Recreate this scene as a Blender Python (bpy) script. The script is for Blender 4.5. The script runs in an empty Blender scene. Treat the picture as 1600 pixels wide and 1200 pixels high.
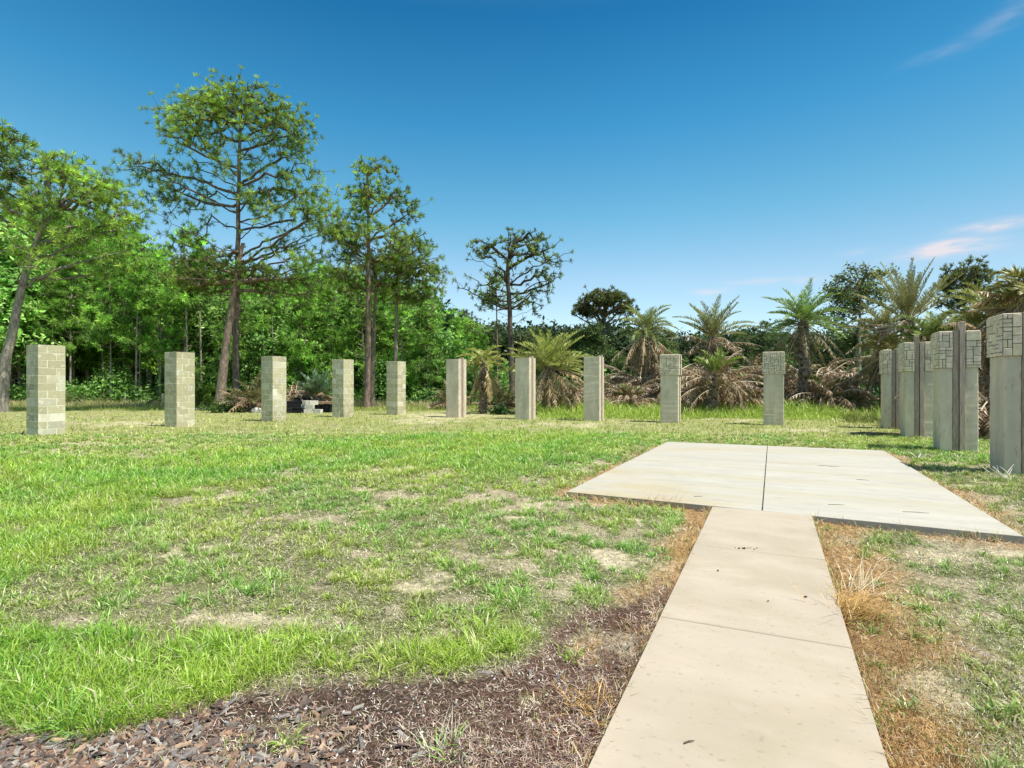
import bpy, math, random
import numpy as np
from mathutils import Vector

# ------------------------------------------------------------------ camera, sky, sun, exposure
scene = bpy.context.scene
C = scene.collection
F, HC, HOR = 860.0, 1.32, 601.0           # focal length and horizon in photo pixels, eye height
cam_data = bpy.data.cameras.new("camera")
cam = bpy.data.objects.new("camera", cam_data)
C.objects.link(cam)
cam.location = (0, 0, HC)
cam.rotation_euler = (math.radians(90), 0, 0)
cam_data.sensor_width = 36.0
cam_data.lens = 36.0 * F / 1600.0
cam_data.shift_y = 1.0 / 1600.0
cam_data.clip_start = 0.05
cam_data.clip_end = 3000
scene.camera = cam

SUN_EL = math.radians(64)
SUN_H = Vector((0.885, -0.465)).normalized()
sun_dir = Vector((SUN_H.x * math.cos(SUN_EL), SUN_H.y * math.cos(SUN_EL), math.sin(SUN_EL)))
sun_data = bpy.data.lights.new("sun", 'SUN')
sun_data.energy = 3.6
sun_data.angle = math.radians(0.5)
sun_data.color = (1.0, 0.96, 0.89)
sun = bpy.data.objects.new("sun", sun_data)
sun.rotation_euler = sun_dir.to_track_quat('Z', 'Y').to_euler()
sun.location = (20, -10, 40)
C.objects.link(sun)

world = bpy.data.worlds.new("World")
scene.world = world
world.use_nodes = True
wn, wl = world.node_tree.nodes, world.node_tree.links
wn.clear()


def N(nodes, typ, **kw):
    n = nodes.new(typ)
    for k, v in kw.items():
        if k.startswith('i_'):
            n.inputs[int(k[2:])].default_value = v
        else:
            setattr(n, k, v)
    return n


sky = N(wn, 'ShaderNodeTexSky', sky_type='NISHITA', sun_disc=False)
sky.sun_elevation = SUN_EL
sky.sun_rotation = math.atan2(SUN_H.x, SUN_H.y)
sky.altitude = 0
sky.air_density = 1.0
sky.dust_density = 0.35
sky.ozone_density = 2.5
hsv = N(wn, 'ShaderNodeHueSaturation')
hsv.inputs['Saturation'].default_value = 1.0
hsv.inputs['Value'].default_value = 1.0
wl.new(sky.outputs[0], hsv.inputs['Color'])
tc = N(wn, 'ShaderNodeTexCoord')
sep = N(wn, 'ShaderNodeSeparateXYZ')
wl.new(tc.outputs['Generated'], sep.inputs[0])


def wmath(op, a, b=None, c=None, clamp=False):
    m = N(wn, 'ShaderNodeMath', operation=op, use_clamp=clamp)
    for i, v in enumerate((a, b, c)):
        if v is None:
            continue
        if isinstance(v, (int, float)):
            m.inputs[i].default_value = v
        else:
            wl.new(v, m.inputs[i])
    return m.outputs[0]


az = wmath('ARCTAN2', sep.outputs[0], sep.outputs[1])
hl = wmath('SQRT', wmath('ADD', wmath('MULTIPLY', sep.outputs[0], sep.outputs[0]),
                         wmath('MULTIPLY', sep.outputs[1], sep.outputs[1])))
elv = wmath('ARCTAN2', sep.outputs[2], hl)
comb = N(wn, 'ShaderNodeCombineXYZ')
wl.new(wmath('MULTIPLY', az, 22.0), comb.inputs[0])
wl.new(wmath('MULTIPLY', elv, 90.0), comb.inputs[1])
cn = N(wn, 'ShaderNodeTexNoise')
cn.inputs['Scale'].default_value = 1.0
cn.inputs['Detail'].default_value = 5
wl.new(comb.outputs[0], cn.inputs['Vector'])
cm = None
# thin fair-weather cloud banks at fixed bearings (azimuth, elevation, widths, strength)
for a0, e0, wa, we, st, tilt in [(0.655, 0.190, 0.036, 0.0085, 1.2, 0.05), (0.672, 0.197, 0.024, 0.006, 0.9, 0.0), (0.722, 0.214, 0.034, 0.0065, 1.2, 0.0), (0.70, 0.192, 0.03, 0.011, 0.5, 0.0),
                                 (0.345, 0.158, 0.030, 0.005, 0.7, 0.0), (0.415, 0.170, 0.038, 0.005, 0.5, 0.0), (0.49, 0.166, 0.03, 0.006, 0.45, 0.0),
                                 (0.735, 0.463, 0.045, 0.013, 0.17, 0.3), (0.66, 0.445, 0.035, 0.006, 0.14, 0.1),
                                 (0.56, 0.202, 0.025, 0.005, 0.25, 0.0), (-0.2, 0.13, 0.3, 0.02, 0.10, 0.0), (1.3, 0.2, 0.3, 0.03, 0.6, 0.0), (-1.5, 0.25, 0.4, 0.03, 0.5, 0.0)]:
    da = wmath('SUBTRACT', az, a0)
    de = wmath('SUBTRACT', wmath('SUBTRACT', elv, e0), wmath('MULTIPLY', da, tilt))
    d2 = wmath('ADD', wmath('POWER', wmath('DIVIDE', da, wa), 2.0), wmath('POWER', wmath('ABSOLUTE', wmath('DIVIDE', de, we)), 2.0))
    m = wmath('MULTIPLY', wmath('EXPONENT', wmath('MULTIPLY', d2, -1.0)), st)
    cm = m if cm is None else wmath('ADD', cm, m)
cfac = wmath('MULTIPLY', cm, wmath('MULTIPLY_ADD', wmath('SUBTRACT', cn.outputs['Fac'], 0.38), 3.0, 0.35, clamp=True), clamp=True)
cfac = wmath('MULTIPLY', cfac, 0.9)
cmix = N(wn, 'ShaderNodeMix', data_type='RGBA')
wl.new(cfac, cmix.inputs['Factor'])
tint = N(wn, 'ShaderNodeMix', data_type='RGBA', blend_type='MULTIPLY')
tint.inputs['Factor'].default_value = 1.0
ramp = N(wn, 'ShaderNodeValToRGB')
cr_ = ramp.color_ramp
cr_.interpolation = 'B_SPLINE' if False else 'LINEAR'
_st = [(0.0, (.67, .69, .67)), (0.117, (.63, .675, .62)), (0.188, (.36, .65, .61)), (0.278, (.155, .545, .60)), (0.378, (.058, .375, .49)), (0.46, (.25, .42, .47)), (0.58, (1.15, .95, .66))]  # last stops, unseen above the view, are warmed and brightened as added ambient fill
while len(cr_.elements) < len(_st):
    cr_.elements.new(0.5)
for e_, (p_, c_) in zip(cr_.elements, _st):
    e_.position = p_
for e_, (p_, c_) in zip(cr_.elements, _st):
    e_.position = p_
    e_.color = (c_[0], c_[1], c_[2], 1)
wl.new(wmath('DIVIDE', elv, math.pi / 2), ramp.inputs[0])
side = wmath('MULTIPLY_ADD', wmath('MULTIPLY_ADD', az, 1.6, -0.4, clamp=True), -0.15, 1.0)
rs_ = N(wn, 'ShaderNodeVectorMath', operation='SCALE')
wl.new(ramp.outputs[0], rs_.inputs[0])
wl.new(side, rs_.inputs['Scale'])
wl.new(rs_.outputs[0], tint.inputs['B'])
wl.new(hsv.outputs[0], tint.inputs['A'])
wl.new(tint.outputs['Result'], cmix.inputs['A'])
cmix.inputs['B'].default_value = (3.1, 2.85, 3.0, 1)
bg = N(wn, 'ShaderNodeBackground')
bg.inputs['Strength'].default_value = 0.15
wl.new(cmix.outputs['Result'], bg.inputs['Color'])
wo = N(wn, 'ShaderNodeOutputWorld')
wl.new(bg.outputs[0], wo.inputs['Surface'])

scene.view_settings.view_transform = 'Standard'
scene.view_settings.look = 'None'
scene.view_settings.exposure = 0.9
scene.view_settings.gamma = 1.0
scene.render.resolution_x, scene.render.resolution_y = 1024, 768
scene.render.engine = 'CYCLES'
scene.cycles.max_bounces = 6
scene.cycles.diffuse_bounces = 3
scene.cycles.transmission_bounces = 4
scene.cycles.transparent_max_bounces = 4
scene.cycles.use_denoising = True

rng = np.random.default_rng(7)
random.seed(7)


# ------------------------------------------------------------------ helpers
def W(px, py, Y):
    """photo pixel at distance Y -> world point (used once, to read real positions off the photo)"""
    return np.array([(px - 800.0) / F * Y, Y, HC + (HOR - py) / F * Y])


def G(px, py, z=0.0):
    Y = F * (HC - z) / (py - HOR)
    return np.array([(px - 800.0) / F * Y, Y, z])


_tab = np.random.default_rng(11).random((256, 256))


def vnoise(x, y):
    xi, yi = np.floor(x).astype(int), np.floor(y).astype(int)
    fx, fy = x - xi, y - yi
    fx, fy = fx * fx * (3 - 2 * fx), fy * fy * (3 - 2 * fy)
    a, b = _tab[xi & 255, yi & 255], _tab[(xi + 1) & 255, yi & 255]
    c, d = _tab[xi & 255, (yi + 1) & 255], _tab[(xi + 1) & 255, (yi + 1) & 255]
    return (a * (1 - fx) + b * fx) * (1 - fy) + (c * (1 - fx) + d * fx) * fy


def fbm(x, y, s, o=4, off=0.0):
    v, a, t = 0, 1.0, 0
    for k in range(o):
        v = v + a * vnoise(x * s + 17.3 * k + off, y * s + 9.1 * k + off * 1.7)
        t += a
        a *= 0.5
        s *= 2.03
    return v / t


def sstep(e0, e1, x):
    t = np.clip((x - e0) / (e1 - e0), 0, 1)
    return t * t * (3 - 2 * t)


def mesh_arrays(name, V, T, cols=None, mat=None, smooth=False, mats=None, midx=None):
    """V (n,3), T list/array of faces (all same arity, or list of arrays), cols (n,3) per vertex"""
    me = bpy.data.meshes.new(name)
    V = np.ascontiguousarray(V, dtype=np.float32)
    groups = T if isinstance(T, list) else [T]
    groups = [np.asarray(g, dtype=np.int32) for g in groups if len(g)]
    loops = np.concatenate([g.ravel() for g in groups])
    tot = np.concatenate([np.full(len(g), g.shape[1], dtype=np.int32) for g in groups])
    start = np.concatenate([[0], np.cumsum(tot)[:-1]]).astype(np.int32)
    me.vertices.add(len(V))
    me.vertices.foreach_set('co', V.ravel())
    me.loops.add(len(loops))
    me.loops.foreach_set('vertex_index', loops)
    me.polygons.add(len(tot))
    me.polygons.foreach_set('loop_start', start)
    me.polygons.foreach_set('loop_total', tot)
    me.polygons.foreach_set('use_smooth', np.full(len(tot), smooth, dtype=bool))
    if midx is not None:
        me.polygons.foreach_set('material_index', np.asarray(midx, dtype=np.int32))
    me.update(calc_edges=True)
    if cols is not None:
        at = me.color_attributes.new('Col', 'FLOAT_COLOR', 'POINT')
        c4 = np.ones((len(V), 4), dtype=np.float32)
        c4[:, :3] = cols
        at.data.foreach_set('color', c4.ravel())
    for m in (mats or ([mat] if mat else [])):
        me.materials.append(m)
    return me


def obj(name, me, parent=None, loc=None):
    o = bpy.data.objects.new(name, me)
    C.objects.link(o)
    if parent is not None:
        o.parent = parent
    if loc is not None:
        o.location = loc
    return o


def tag(o, label=None, cat=None, group=None, kind=None):
    if label:
        o['label'] = label
    if cat:
        o['category'] = cat
    if group:
        o['group'] = group
    if kind:
        o['kind'] = kind
    return o


def empty(name, loc=(0, 0, 0), rz=0.0):
    o = bpy.data.objects.new(name, None)
    o.location = loc
    o.rotation_euler = (0, 0, rz)
    o.empty_display_size = 0.3
    C.objects.link(o)
    return o


def copy_tree(o, parent=None):
    c = o.copy()
    C.objects.link(c)
    c.parent = parent
    for ch in o.children:
        copy_tree(ch, c)
    return c


class MB:
    """collects verts / faces / colours"""

    def __init__(self):
        self.V, self.T3, self.T4, self.Cc, self.n = [], [], [], [], 0

    def add(self, V, T, col=(0.5, 0.5, 0.5)):
        V = np.asarray(V, dtype=float).reshape(-1, 3)
        T = np.asarray(T, dtype=int)
        (self.T3 if T.shape[1] == 3 else self.T4).append(T + self.n)
        self.V.append(V)
        c = np.asarray(col, dtype=float)
        self.Cc.append(np.broadcast_to(c, (len(V), 3)) if c.ndim == 1 else c)
        self.n += len(V)

    def box(self, lo, hi, col=(0.5, 0.5, 0.5), bev=0.0, M=None, jit=0.0):
        lo, hi = np.array(lo, float), np.array(hi, float)
        if bev <= 0:
            P = np.array([[x, y, z] for x in (lo[0], hi[0]) for y in (lo[1], hi[1]) for z in (lo[2], hi[2])])
            T = [[0, 1, 3, 2], [4, 6, 7, 5], [0, 4, 5, 1], [2, 3, 7, 6], [0, 2, 6, 4], [1, 5, 7, 3]]
        else:
            P, idx = [], {}
            for ix in (0, 1):
                for iy in (0, 1):
                    for iz in (0, 1):
                        c = np.array([hi[0] if ix else lo[0], hi[1] if iy else lo[1], hi[2] if iz else lo[2]])
                        s = np.array([1 if ix else -1, 1 if iy else -1, 1 if iz else -1])
                        for a in range(3):
                            q = c - s * bev
                            q[a] = c[a]
                            idx[(ix, iy, iz, a)] = len(P)
                            P.append(q)
            I = idx
            T, T3 = [], []
            T.append([I[0, 0, 0, 0], I[0, 0, 1, 0], I[0, 1, 1, 0], I[0, 1, 0, 0]])
            T.append([I[1, 0, 0, 0], I[1, 1, 0, 0], I[1, 1, 1, 0], I[1, 0, 1, 0]])
            T.append([I[0, 0, 0, 1], I[1, 0, 0, 1], I[1, 0, 1, 1], I[0, 0, 1, 1]])
            T.append([I[0, 1, 0, 1], I[0, 1, 1, 1], I[1, 1, 1, 1], I[1, 1, 0, 1]])
            T.append([I[0, 0, 0, 2], I[0, 1, 0, 2], I[1, 1, 0, 2], I[1, 0, 0, 2]])
            T.append([I[0, 0, 1, 2], I[1, 0, 1, 2], I[1, 1, 1, 2], I[0, 1, 1, 2]])
            for i in (0, 1):
                for j in (0, 1):
                    T.append([I[0, i, j, 1], I[1, i, j, 1], I[1, i, j, 2], I[0, i, j, 2]])
                    T.append([I[i, 0, j, 0], I[i, 1, j, 0], I[i, 1, j, 2], I[i, 0, j, 2]])
                    T.append([I[i, j, 0, 0], I[i, j, 1, 0], I[i, j, 1, 1], I[i, j, 0, 1]])
            for ix in (0, 1):
                for iy in (0, 1):
                    for iz in (0, 1):
                        T3.append([I[ix, iy, iz, 0], I[ix, iy, iz, 1], I[ix, iy, iz, 2]])
            P = np.array(P)
            if jit:
                P = P + rng.normal(0, jit, P.shape)
            if M is not None:
                P = P @ M[:3, :3].T + M[:3, 3]
            n0 = self.n
            self.add(P, T, col)
            self.T3.append(np.array(T3) + n0)
            return
        if M is not None:
            P = P @ M[:3, :3].T + M[:3, 3]
        self.add(P, T, col)

    def tube(self, pts, rad, sides=6, col=(0.5, 0.5, 0.5), cap=True):
        pts = np.asarray(pts, float)
        rad = np.broadcast_to(np.asarray(rad, float), (len(pts),))
        tan = np.gradient(pts, axis=0)
        tan /= np.linalg.norm(tan, axis=1, keepdims=True) + 1e-9
        ref = np.array([0.0, 1.0, 0.0]) if abs(tan[0][1]) < 0.9 else np.array([1.0, 0, 0])
        u = np.cross(tan, ref)
        u /= np.linalg.norm(u, axis=1, keepdims=True) + 1e-9
        v = np.cross(tan, u)
        a = np.arange(sides) / sides * 2 * np.pi
        ring = pts[:, None] + rad[:, None, None] * (np.cos(a)[None, :, None] * u[:, None] + np.sin(a)[None, :, None] * v[:, None])
        n = len(pts)
        i = np.arange(n - 1)[:, None] * sides
        j = np.arange(sides)[None]
        jn = (j + 1) % sides
        T = np.stack([i + j, i + jn, i + sides + jn, i + sides + j], -1).reshape(-1, 4)
        self.add(ring.reshape(-1, 3), T, col)
        if cap:
            self.V.append(np.array([pts[-1]]))
            self.Cc.append(np.broadcast_to(np.asarray(col, float) if np.ndim(col) == 1 else np.array(col[-1], float), (1, 3)))
            b = self.n - sides
            self.T3.append(np.array([[b + k, b + (k + 1) % sides, self.n] for k in range(sides)]))
            self.n += 1

    def build(self, name, mat, parent=None, smooth=False, mats=None, link=True):
        T = []
        if self.T3:
            T.append(np.concatenate(self.T3))
        if self.T4:
            T.append(np.concatenate(self.T4))
        me = mesh_arrays(name, np.concatenate(self.V), T, np.concatenate(self.Cc), mat, smooth)
        return obj(name, me, parent) if link else me


def rotz(a, loc=(0, 0, 0)):
    M = np.eye(4)
    M[0, 0] = M[1, 1] = math.cos(a)
    M[0, 1], M[1, 0] = -math.sin(a), math.sin(a)
    M[:3, 3] = loc
    return M


# ------------------------------------------------------------------ materials
def new_mat(name):
    m = bpy.data.materials.new(name)
    m.use_nodes = True
    m.node_tree.nodes.clear()
    return m, m.node_tree.nodes, m.node_tree.links


def leaf_mat(name, trans=0.35, gloss=0.06, var=0.25, objvar=0.0):
    m, n, l = new_mat(name)
    at = N(n, 'ShaderNodeAttribute', attribute_name='Col')
    no = N(n, 'ShaderNodeTexNoise')
    no.inputs['Scale'].default_value = 1.3
    geo = N(n, 'ShaderNodeNewGeometry')
    l.new(geo.outputs['Position'], no.inputs['Vector'])
    mr = N(n, 'ShaderNodeMapRange')
    mr.inputs[1].default_value, mr.inputs[2].default_value = 0.3, 0.7
    mr.inputs[3].default_value, mr.inputs[4].default_value = 1 - var, 1 + var
    l.new(no.outputs['Fac'], mr.inputs[0])
    mx = N(n, 'ShaderNodeVectorMath', operation='SCALE')
    l.new(at.outputs['Color'], mx.inputs[0])
    oi = N(n, 'ShaderNodeObjectInfo')
    om = N(n, 'ShaderNodeMapRange')
    om.inputs[3].default_value, om.inputs[4].default_value = 1 - objvar, 1 + objvar
    l.new(oi.outputs['Random'], om.inputs[0])
    mm_ = N(n, 'ShaderNodeMath', operation='MULTIPLY')
    l.new(mr.outputs[0], mm_.inputs[0])
    l.new(om.outputs[0], mm_.inputs[1])
    l.new(mm_.outputs[0], mx.inputs['Scale'])
    d = N(n, 'ShaderNodeBsdfDiffuse')
    t = N(n, 'ShaderNodeBsdfTranslucent')
    l.new(mx.outputs[0], d.inputs['Color'])
    l.new(mx.outputs[0], t.inputs['Color'])
    ms = N(n, 'ShaderNodeMixShader')
    ms.inputs[0].default_value = trans
    l.new(d.outputs[0], ms.inputs[1])
    l.new(t.outputs[0], ms.inputs[2])
    out = N(n, 'ShaderNodeOutputMaterial')
    last = ms
    if gloss:
        g = N(n, 'ShaderNodeBsdfGlossy')
        g.inputs['Roughness'].default_value = 0.42
        g.inputs['Color'].default_value = (0.9, 0.95, 0.85, 1)
        m2 = N(n, 'ShaderNodeMixShader')
        m2.inputs[0].default_value = gloss
        l.new(ms.outputs[0], m2.inputs[1])
        l.new(g.outputs[0], m2.inputs[2])
        last = m2
    l.new(last.outputs[0], out.inputs['Surface'])
    return m


def rough_mat(name, noise_scale=6.0, amp=0.25, bump=0.3, bump_scale=30.0, rough=0.9, stretch=(1, 1, 1), stain=None, spec=0.2, detail=6, bdist=0.02):
    """diffuse material: Col attribute x object-space noise, optional stains, fine bump"""
    m, n, l = new_mat(name)
    at = N(n, 'ShaderNodeAttribute', attribute_name='Col')
    tcn = N(n, 'ShaderNodeTexCoord')
    mp = N(n, 'ShaderNodeMapping')
    mp.inputs['Scale'].default_value = stretch
    l.new(tcn.outputs['Object'], mp.inputs['Vector'])
    oi = N(n, 'ShaderNodeObjectInfo')
    ad = N(n, 'ShaderNodeVectorMath', operation='SCALE')
    cb = N(n, 'ShaderNodeCombineXYZ')
    for i in range(3):
        l.new(oi.outputs['Random'], cb.inputs[i])
    l.new(cb.outputs[0], ad.inputs[0])
    ad.inputs['Scale'].default_value = 37.0
    va = N(n, 'ShaderNodeVectorMath', operation='ADD')
    l.new(mp.outputs[0], va.inputs[0])
    l.new(ad.outputs[0], va.inputs[1])
    no = N(n, 'ShaderNodeTexNoise')
    no.inputs['Scale'].default_value = noise_scale
    no.inputs['Detail'].default_value = detail
    no.inputs['Roughness'].default_value = 0.62
    l.new(va.outputs[0], no.inputs['Vector'])
    mr = N(n, 'ShaderNodeMapRange')
    mr.inputs[1].default_value, mr.inputs[2].default_value = 0.3, 0.7
    mr.inputs[3].default_value, mr.inputs[4].default_value = 1 - amp, 1 + amp
    l.new(no.outputs['Fac'], mr.inputs[0])
    mx = N(n, 'ShaderNodeVectorMath', operation='SCALE')
    l.new(at.outputs['Color'], mx.inputs[0])
    l.new(mr.outputs[0], mx.inputs['Scale'])
    col = mx.outputs[0]
    if stain:
        for (sc, st, lo, hi, sc_col, f) in stain:
            n2 = N(n, 'ShaderNodeTexNoise')
            n2.inputs['Scale'].default_value = sc
            n2.inputs['Detail'].default_value = 5
            mp2 = N(n, 'ShaderNodeMapping')
            mp2.inputs['Scale'].default_value = st
            mp2.inputs['Location'].default_value = (sc, lo * 10, hi)
            l.new(va.outputs[0], mp2.inputs['Vector'])
            l.new(mp2.outputs[0], n2.inputs['Vector'])
            r2 = N(n, 'ShaderNodeMapRange')
            r2.inputs[1].default_value, r2.inputs[2].default_value = lo, hi
            r2.inputs[3].default_value, r2.inputs[4].default_value = 0, f
            l.new(n2.outputs['Fac'], r2.inputs[0])
            mm = N(n, 'ShaderNodeMix', data_type='RGBA')
            l.new(r2.outputs[0], mm.inputs['Factor'])
            l.new(col, mm.inputs['A'])
            mm.inputs['B'].default_value = (*sc_col, 1)
            col = mm.outputs['Result']
    b = N(n, 'ShaderNodeBsdfPrincipled')
    b.inputs['Roughness'].default_value = rough
    b.inputs['Specular IOR Level'].default_value = spec
    l.new(col, b.inputs['Base Color'])
    if bump:
        nb = N(n, 'ShaderNodeTexNoise')
        nb.inputs['Scale'].default_value = bump_scale
        nb.inputs['Detail'].default_value = 8
        nb.inputs['Roughness'].default_value = 0.65
        l.new(va.outputs[0], nb.inputs['Vector'])
        bp = N(n, 'ShaderNodeBump')
        bp.inputs['Strength'].default_value = bump
        bp.inputs['Distance'].default_value = bdist
        l.new(nb.outputs['Fac'], bp.inputs['Height'])
        l.new(bp.outputs[0], b.inputs['Normal'])
    out = N(n, 'ShaderNodeOutputMaterial')
    l.new(b.outputs[0], out.inputs['Surface'])
    return m


M_grass = leaf_mat('grass_blades', 0.35, 0.04, 0.12)
M_straw = leaf_mat('dry_straw', 0.15, 0.03, 0.2)
M_needle = leaf_mat('pine_needles', 0.45, 0.02, 0.3, 0.22)
M_leaf = leaf_mat('broad_leaves', 0.40, 0.015, 0.35, 0.32)
M_frond = leaf_mat('palm_leaflets', 0.3, 0.04, 0.2)
M_dead = leaf_mat('dead_palm_leaflets', 0.15, 0.05, 0.3)
M_bark = rough_mat('pine_bark', 9.0, 0.55, 1.0, 22.0, 0.95, (1, 1, 0.35), bdist=0.06)
M_palmbark = rough_mat('palm_bark', 9.0, 0.45, 0.8, 25.0, 0.95, (1, 1, 0.8), bdist=0.04)
M_block = rough_mat('concrete_block', 14.0, 0.10, 0.35, 90.0, 0.95, stain=[(3.0, (1, 1, 0.7), 0.48, 0.72, (0.48, 0.42, 0.26), 0.6), (7.0, (1, 1, 1), 0.58, 0.64, (0.66, 0.62, 0.48), 0.8), (6.0, (1, 1, 1), 0.66, 0.74, (0.27, 0.25, 0.18), 0.5)], bdist=0.01)
M_stucco = rough_mat('grey_stucco', 4.0, 0.16, 0.3, 70.0, 0.92, (1, 1, 0.5), stain=[(2.2, (1, 1, 0.35), 0.46, 0.66, (0.42, 0.40, 0.30), 0.8), (5.0, (1.6, 1.6, 0.2), 0.52, 0.68, (0.58, 0.50, 0.37), 0.6), (16.0, (1, 1, 1), 0.62, 0.70, (0.24, 0.22, 0.17), 0.5)], bdist=0.005)
M_stone = rough_mat('stamped_stone', 10.0, 0.2, 0.6, 40.0, 0.95, bdist=0.012)
M_timber = rough_mat('weathered_timber', 9.0, 0.35, 0.6, 26.0, 0.9, (5, 5, 0.5), bdist=0.01)
M_slab = rough_mat('slab_concrete', 3.2, 0.07, 0.25, 110.0, 0.85, (0.4, 1, 1), stain=[(1.6, (0.25, 1.0, 1), 0.46, 0.70, (0.38, 0.335, 0.195), 0.55), (5.0, (0.12, 1.0, 1), 0.50, 0.66, (0.325, 0.305, 0.25), 0.3), (0.8, (1.0, 1.0, 1), 0.58, 0.70, (0.40, 0.32, 0.17), 0.6), (9.0, (1, 1, 1), 0.56, 0.72, (0.30, 0.285, 0.245), 0.5)], bdist=0.002)
M_walk = rough_mat('path_concrete', 3.5, 0.06, 0.25, 120.0, 0.85, (0.7, 1, 1), stain=[(2.4, (0.8, 0.8, 1), 0.48, 0.68, (0.33, 0.285, 0.195), 0.7), (6.0, (0.4, 1.0, 1), 0.48, 0.68, (0.35, 0.29, 0.21), 0.35), (45.0, (1, 1, 1), 0.62, 0.70, (0.22, 0.18, 0.13), 0.45), (11.0, (1, 1, 1), 0.56, 0.72, (0.41, 0.35, 0.28), 0.5), (1.3, (1, 1, 1), 0.5, 0.7, (0.33, 0.275, 0.21), 0.6)], bdist=0.002)
M_plain = rough_mat('rough_debris', 12.0, 0.25, 0.4, 60.0, 0.9)
M_chip = rough_mat('bark_chips', 60.0, 0.35, 0.5, 160.0, 0.9, bdist=0.004)

# ------------------------------------------------------------------ ground cover layout (fixed to the land)
DIR = np.array([math.sin(math.radians(25.9)), math.cos(math.radians(25.9))])     # along the path
PER = np.array([DIR[1], -DIR[0]])
SL = [G(885, 768)[:2], G(1600, 838)[:2], G(1381, 704)[:2], G(1043, 690)[:2]]       # slab FL FR BR BL
WA = [G(1113, 791)[:2], G(1268, 803)[:2]]                                            # path meets slab
WB = [G(917, 1200)[:2], G(1390, 1200)[:2]]
_wd = WB[0] - WA[0]
_wd2 = WB[1] - WA[1]
WEL = WA[0] + _wd * 1.75
WER = WA[1] + _wd2 * 1.75
PATH_POLY = np.array([WEL, WER, WA[1], WA[0]])
SLAB_POLY = np.array(SL)


def seg_dist(P, a, b):
    ab = b - a
    t = np.clip(((P - a) @ ab) / (ab @ ab), 0, 1)
    return np.linalg.norm(P - (a + t[:, None] * ab), axis=1)


def inside(P, poly):
    r = np.ones(len(P), bool)
    for i in range(len(poly)):
        a, b = poly[i], poly[(i + 1) % len(poly)]
        e = b - a
        r &= ((P[:, 0] - a[0]) * e[1] - (P[:, 1] - a[1]) * e[0]) <= 0
    return r


def poly_orient(poly):
    s = sum(poly[i][0] * poly[(i + 1) % 4][1] - poly[(i + 1) % 4][0] * poly[i][1] for i in range(4))
    return poly if s > 0 else poly[::-1]


PATH_POLY, SLAB_POLY = poly_orient(PATH_POLY), poly_orient(SLAB_POLY)


def edge_dist(P):
    """signed-ish distance to path and slab (0 inside)"""
    dp = np.minimum.reduce([seg_dist(P, PATH_POLY[i], PATH_POLY[(i + 1) % 4]) for i in range(4)])
    ds = np.minimum.reduce([seg_dist(P, SLAB_POLY[i], SLAB_POLY[(i + 1) % 4]) for i in range(4)])
    dp = np.where(inside(P, PATH_POLY), 0, dp)
    ds = np.where(inside(P, SLAB_POLY), 0, ds)
    return dp, ds


SAND = [(370, 975, 100, 18), (470, 970, 40, 10), (640, 726, 30, 6), (95, 705, 85, 10), (560, 724, 40, 4), (960, 995, 50, 26),
        (40, 1190, 90, 40), (680, 655, 60, 5), (880, 662, 40, 4), (610, 905, 60, 12), (1000, 860, 40, 18), (880, 1190, 60, 14),
        (1170, 655, 30, 4), (1260, 672, 60, 4), (200, 690, 150, 7), (700, 648, 80, 4), (1590, 853, 40, 6), (200, 660, 90, 4), (1480, 1070, 60, 24)]


def interp(x, xs, ys):
    return np.interp(x, xs, ys)


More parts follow.
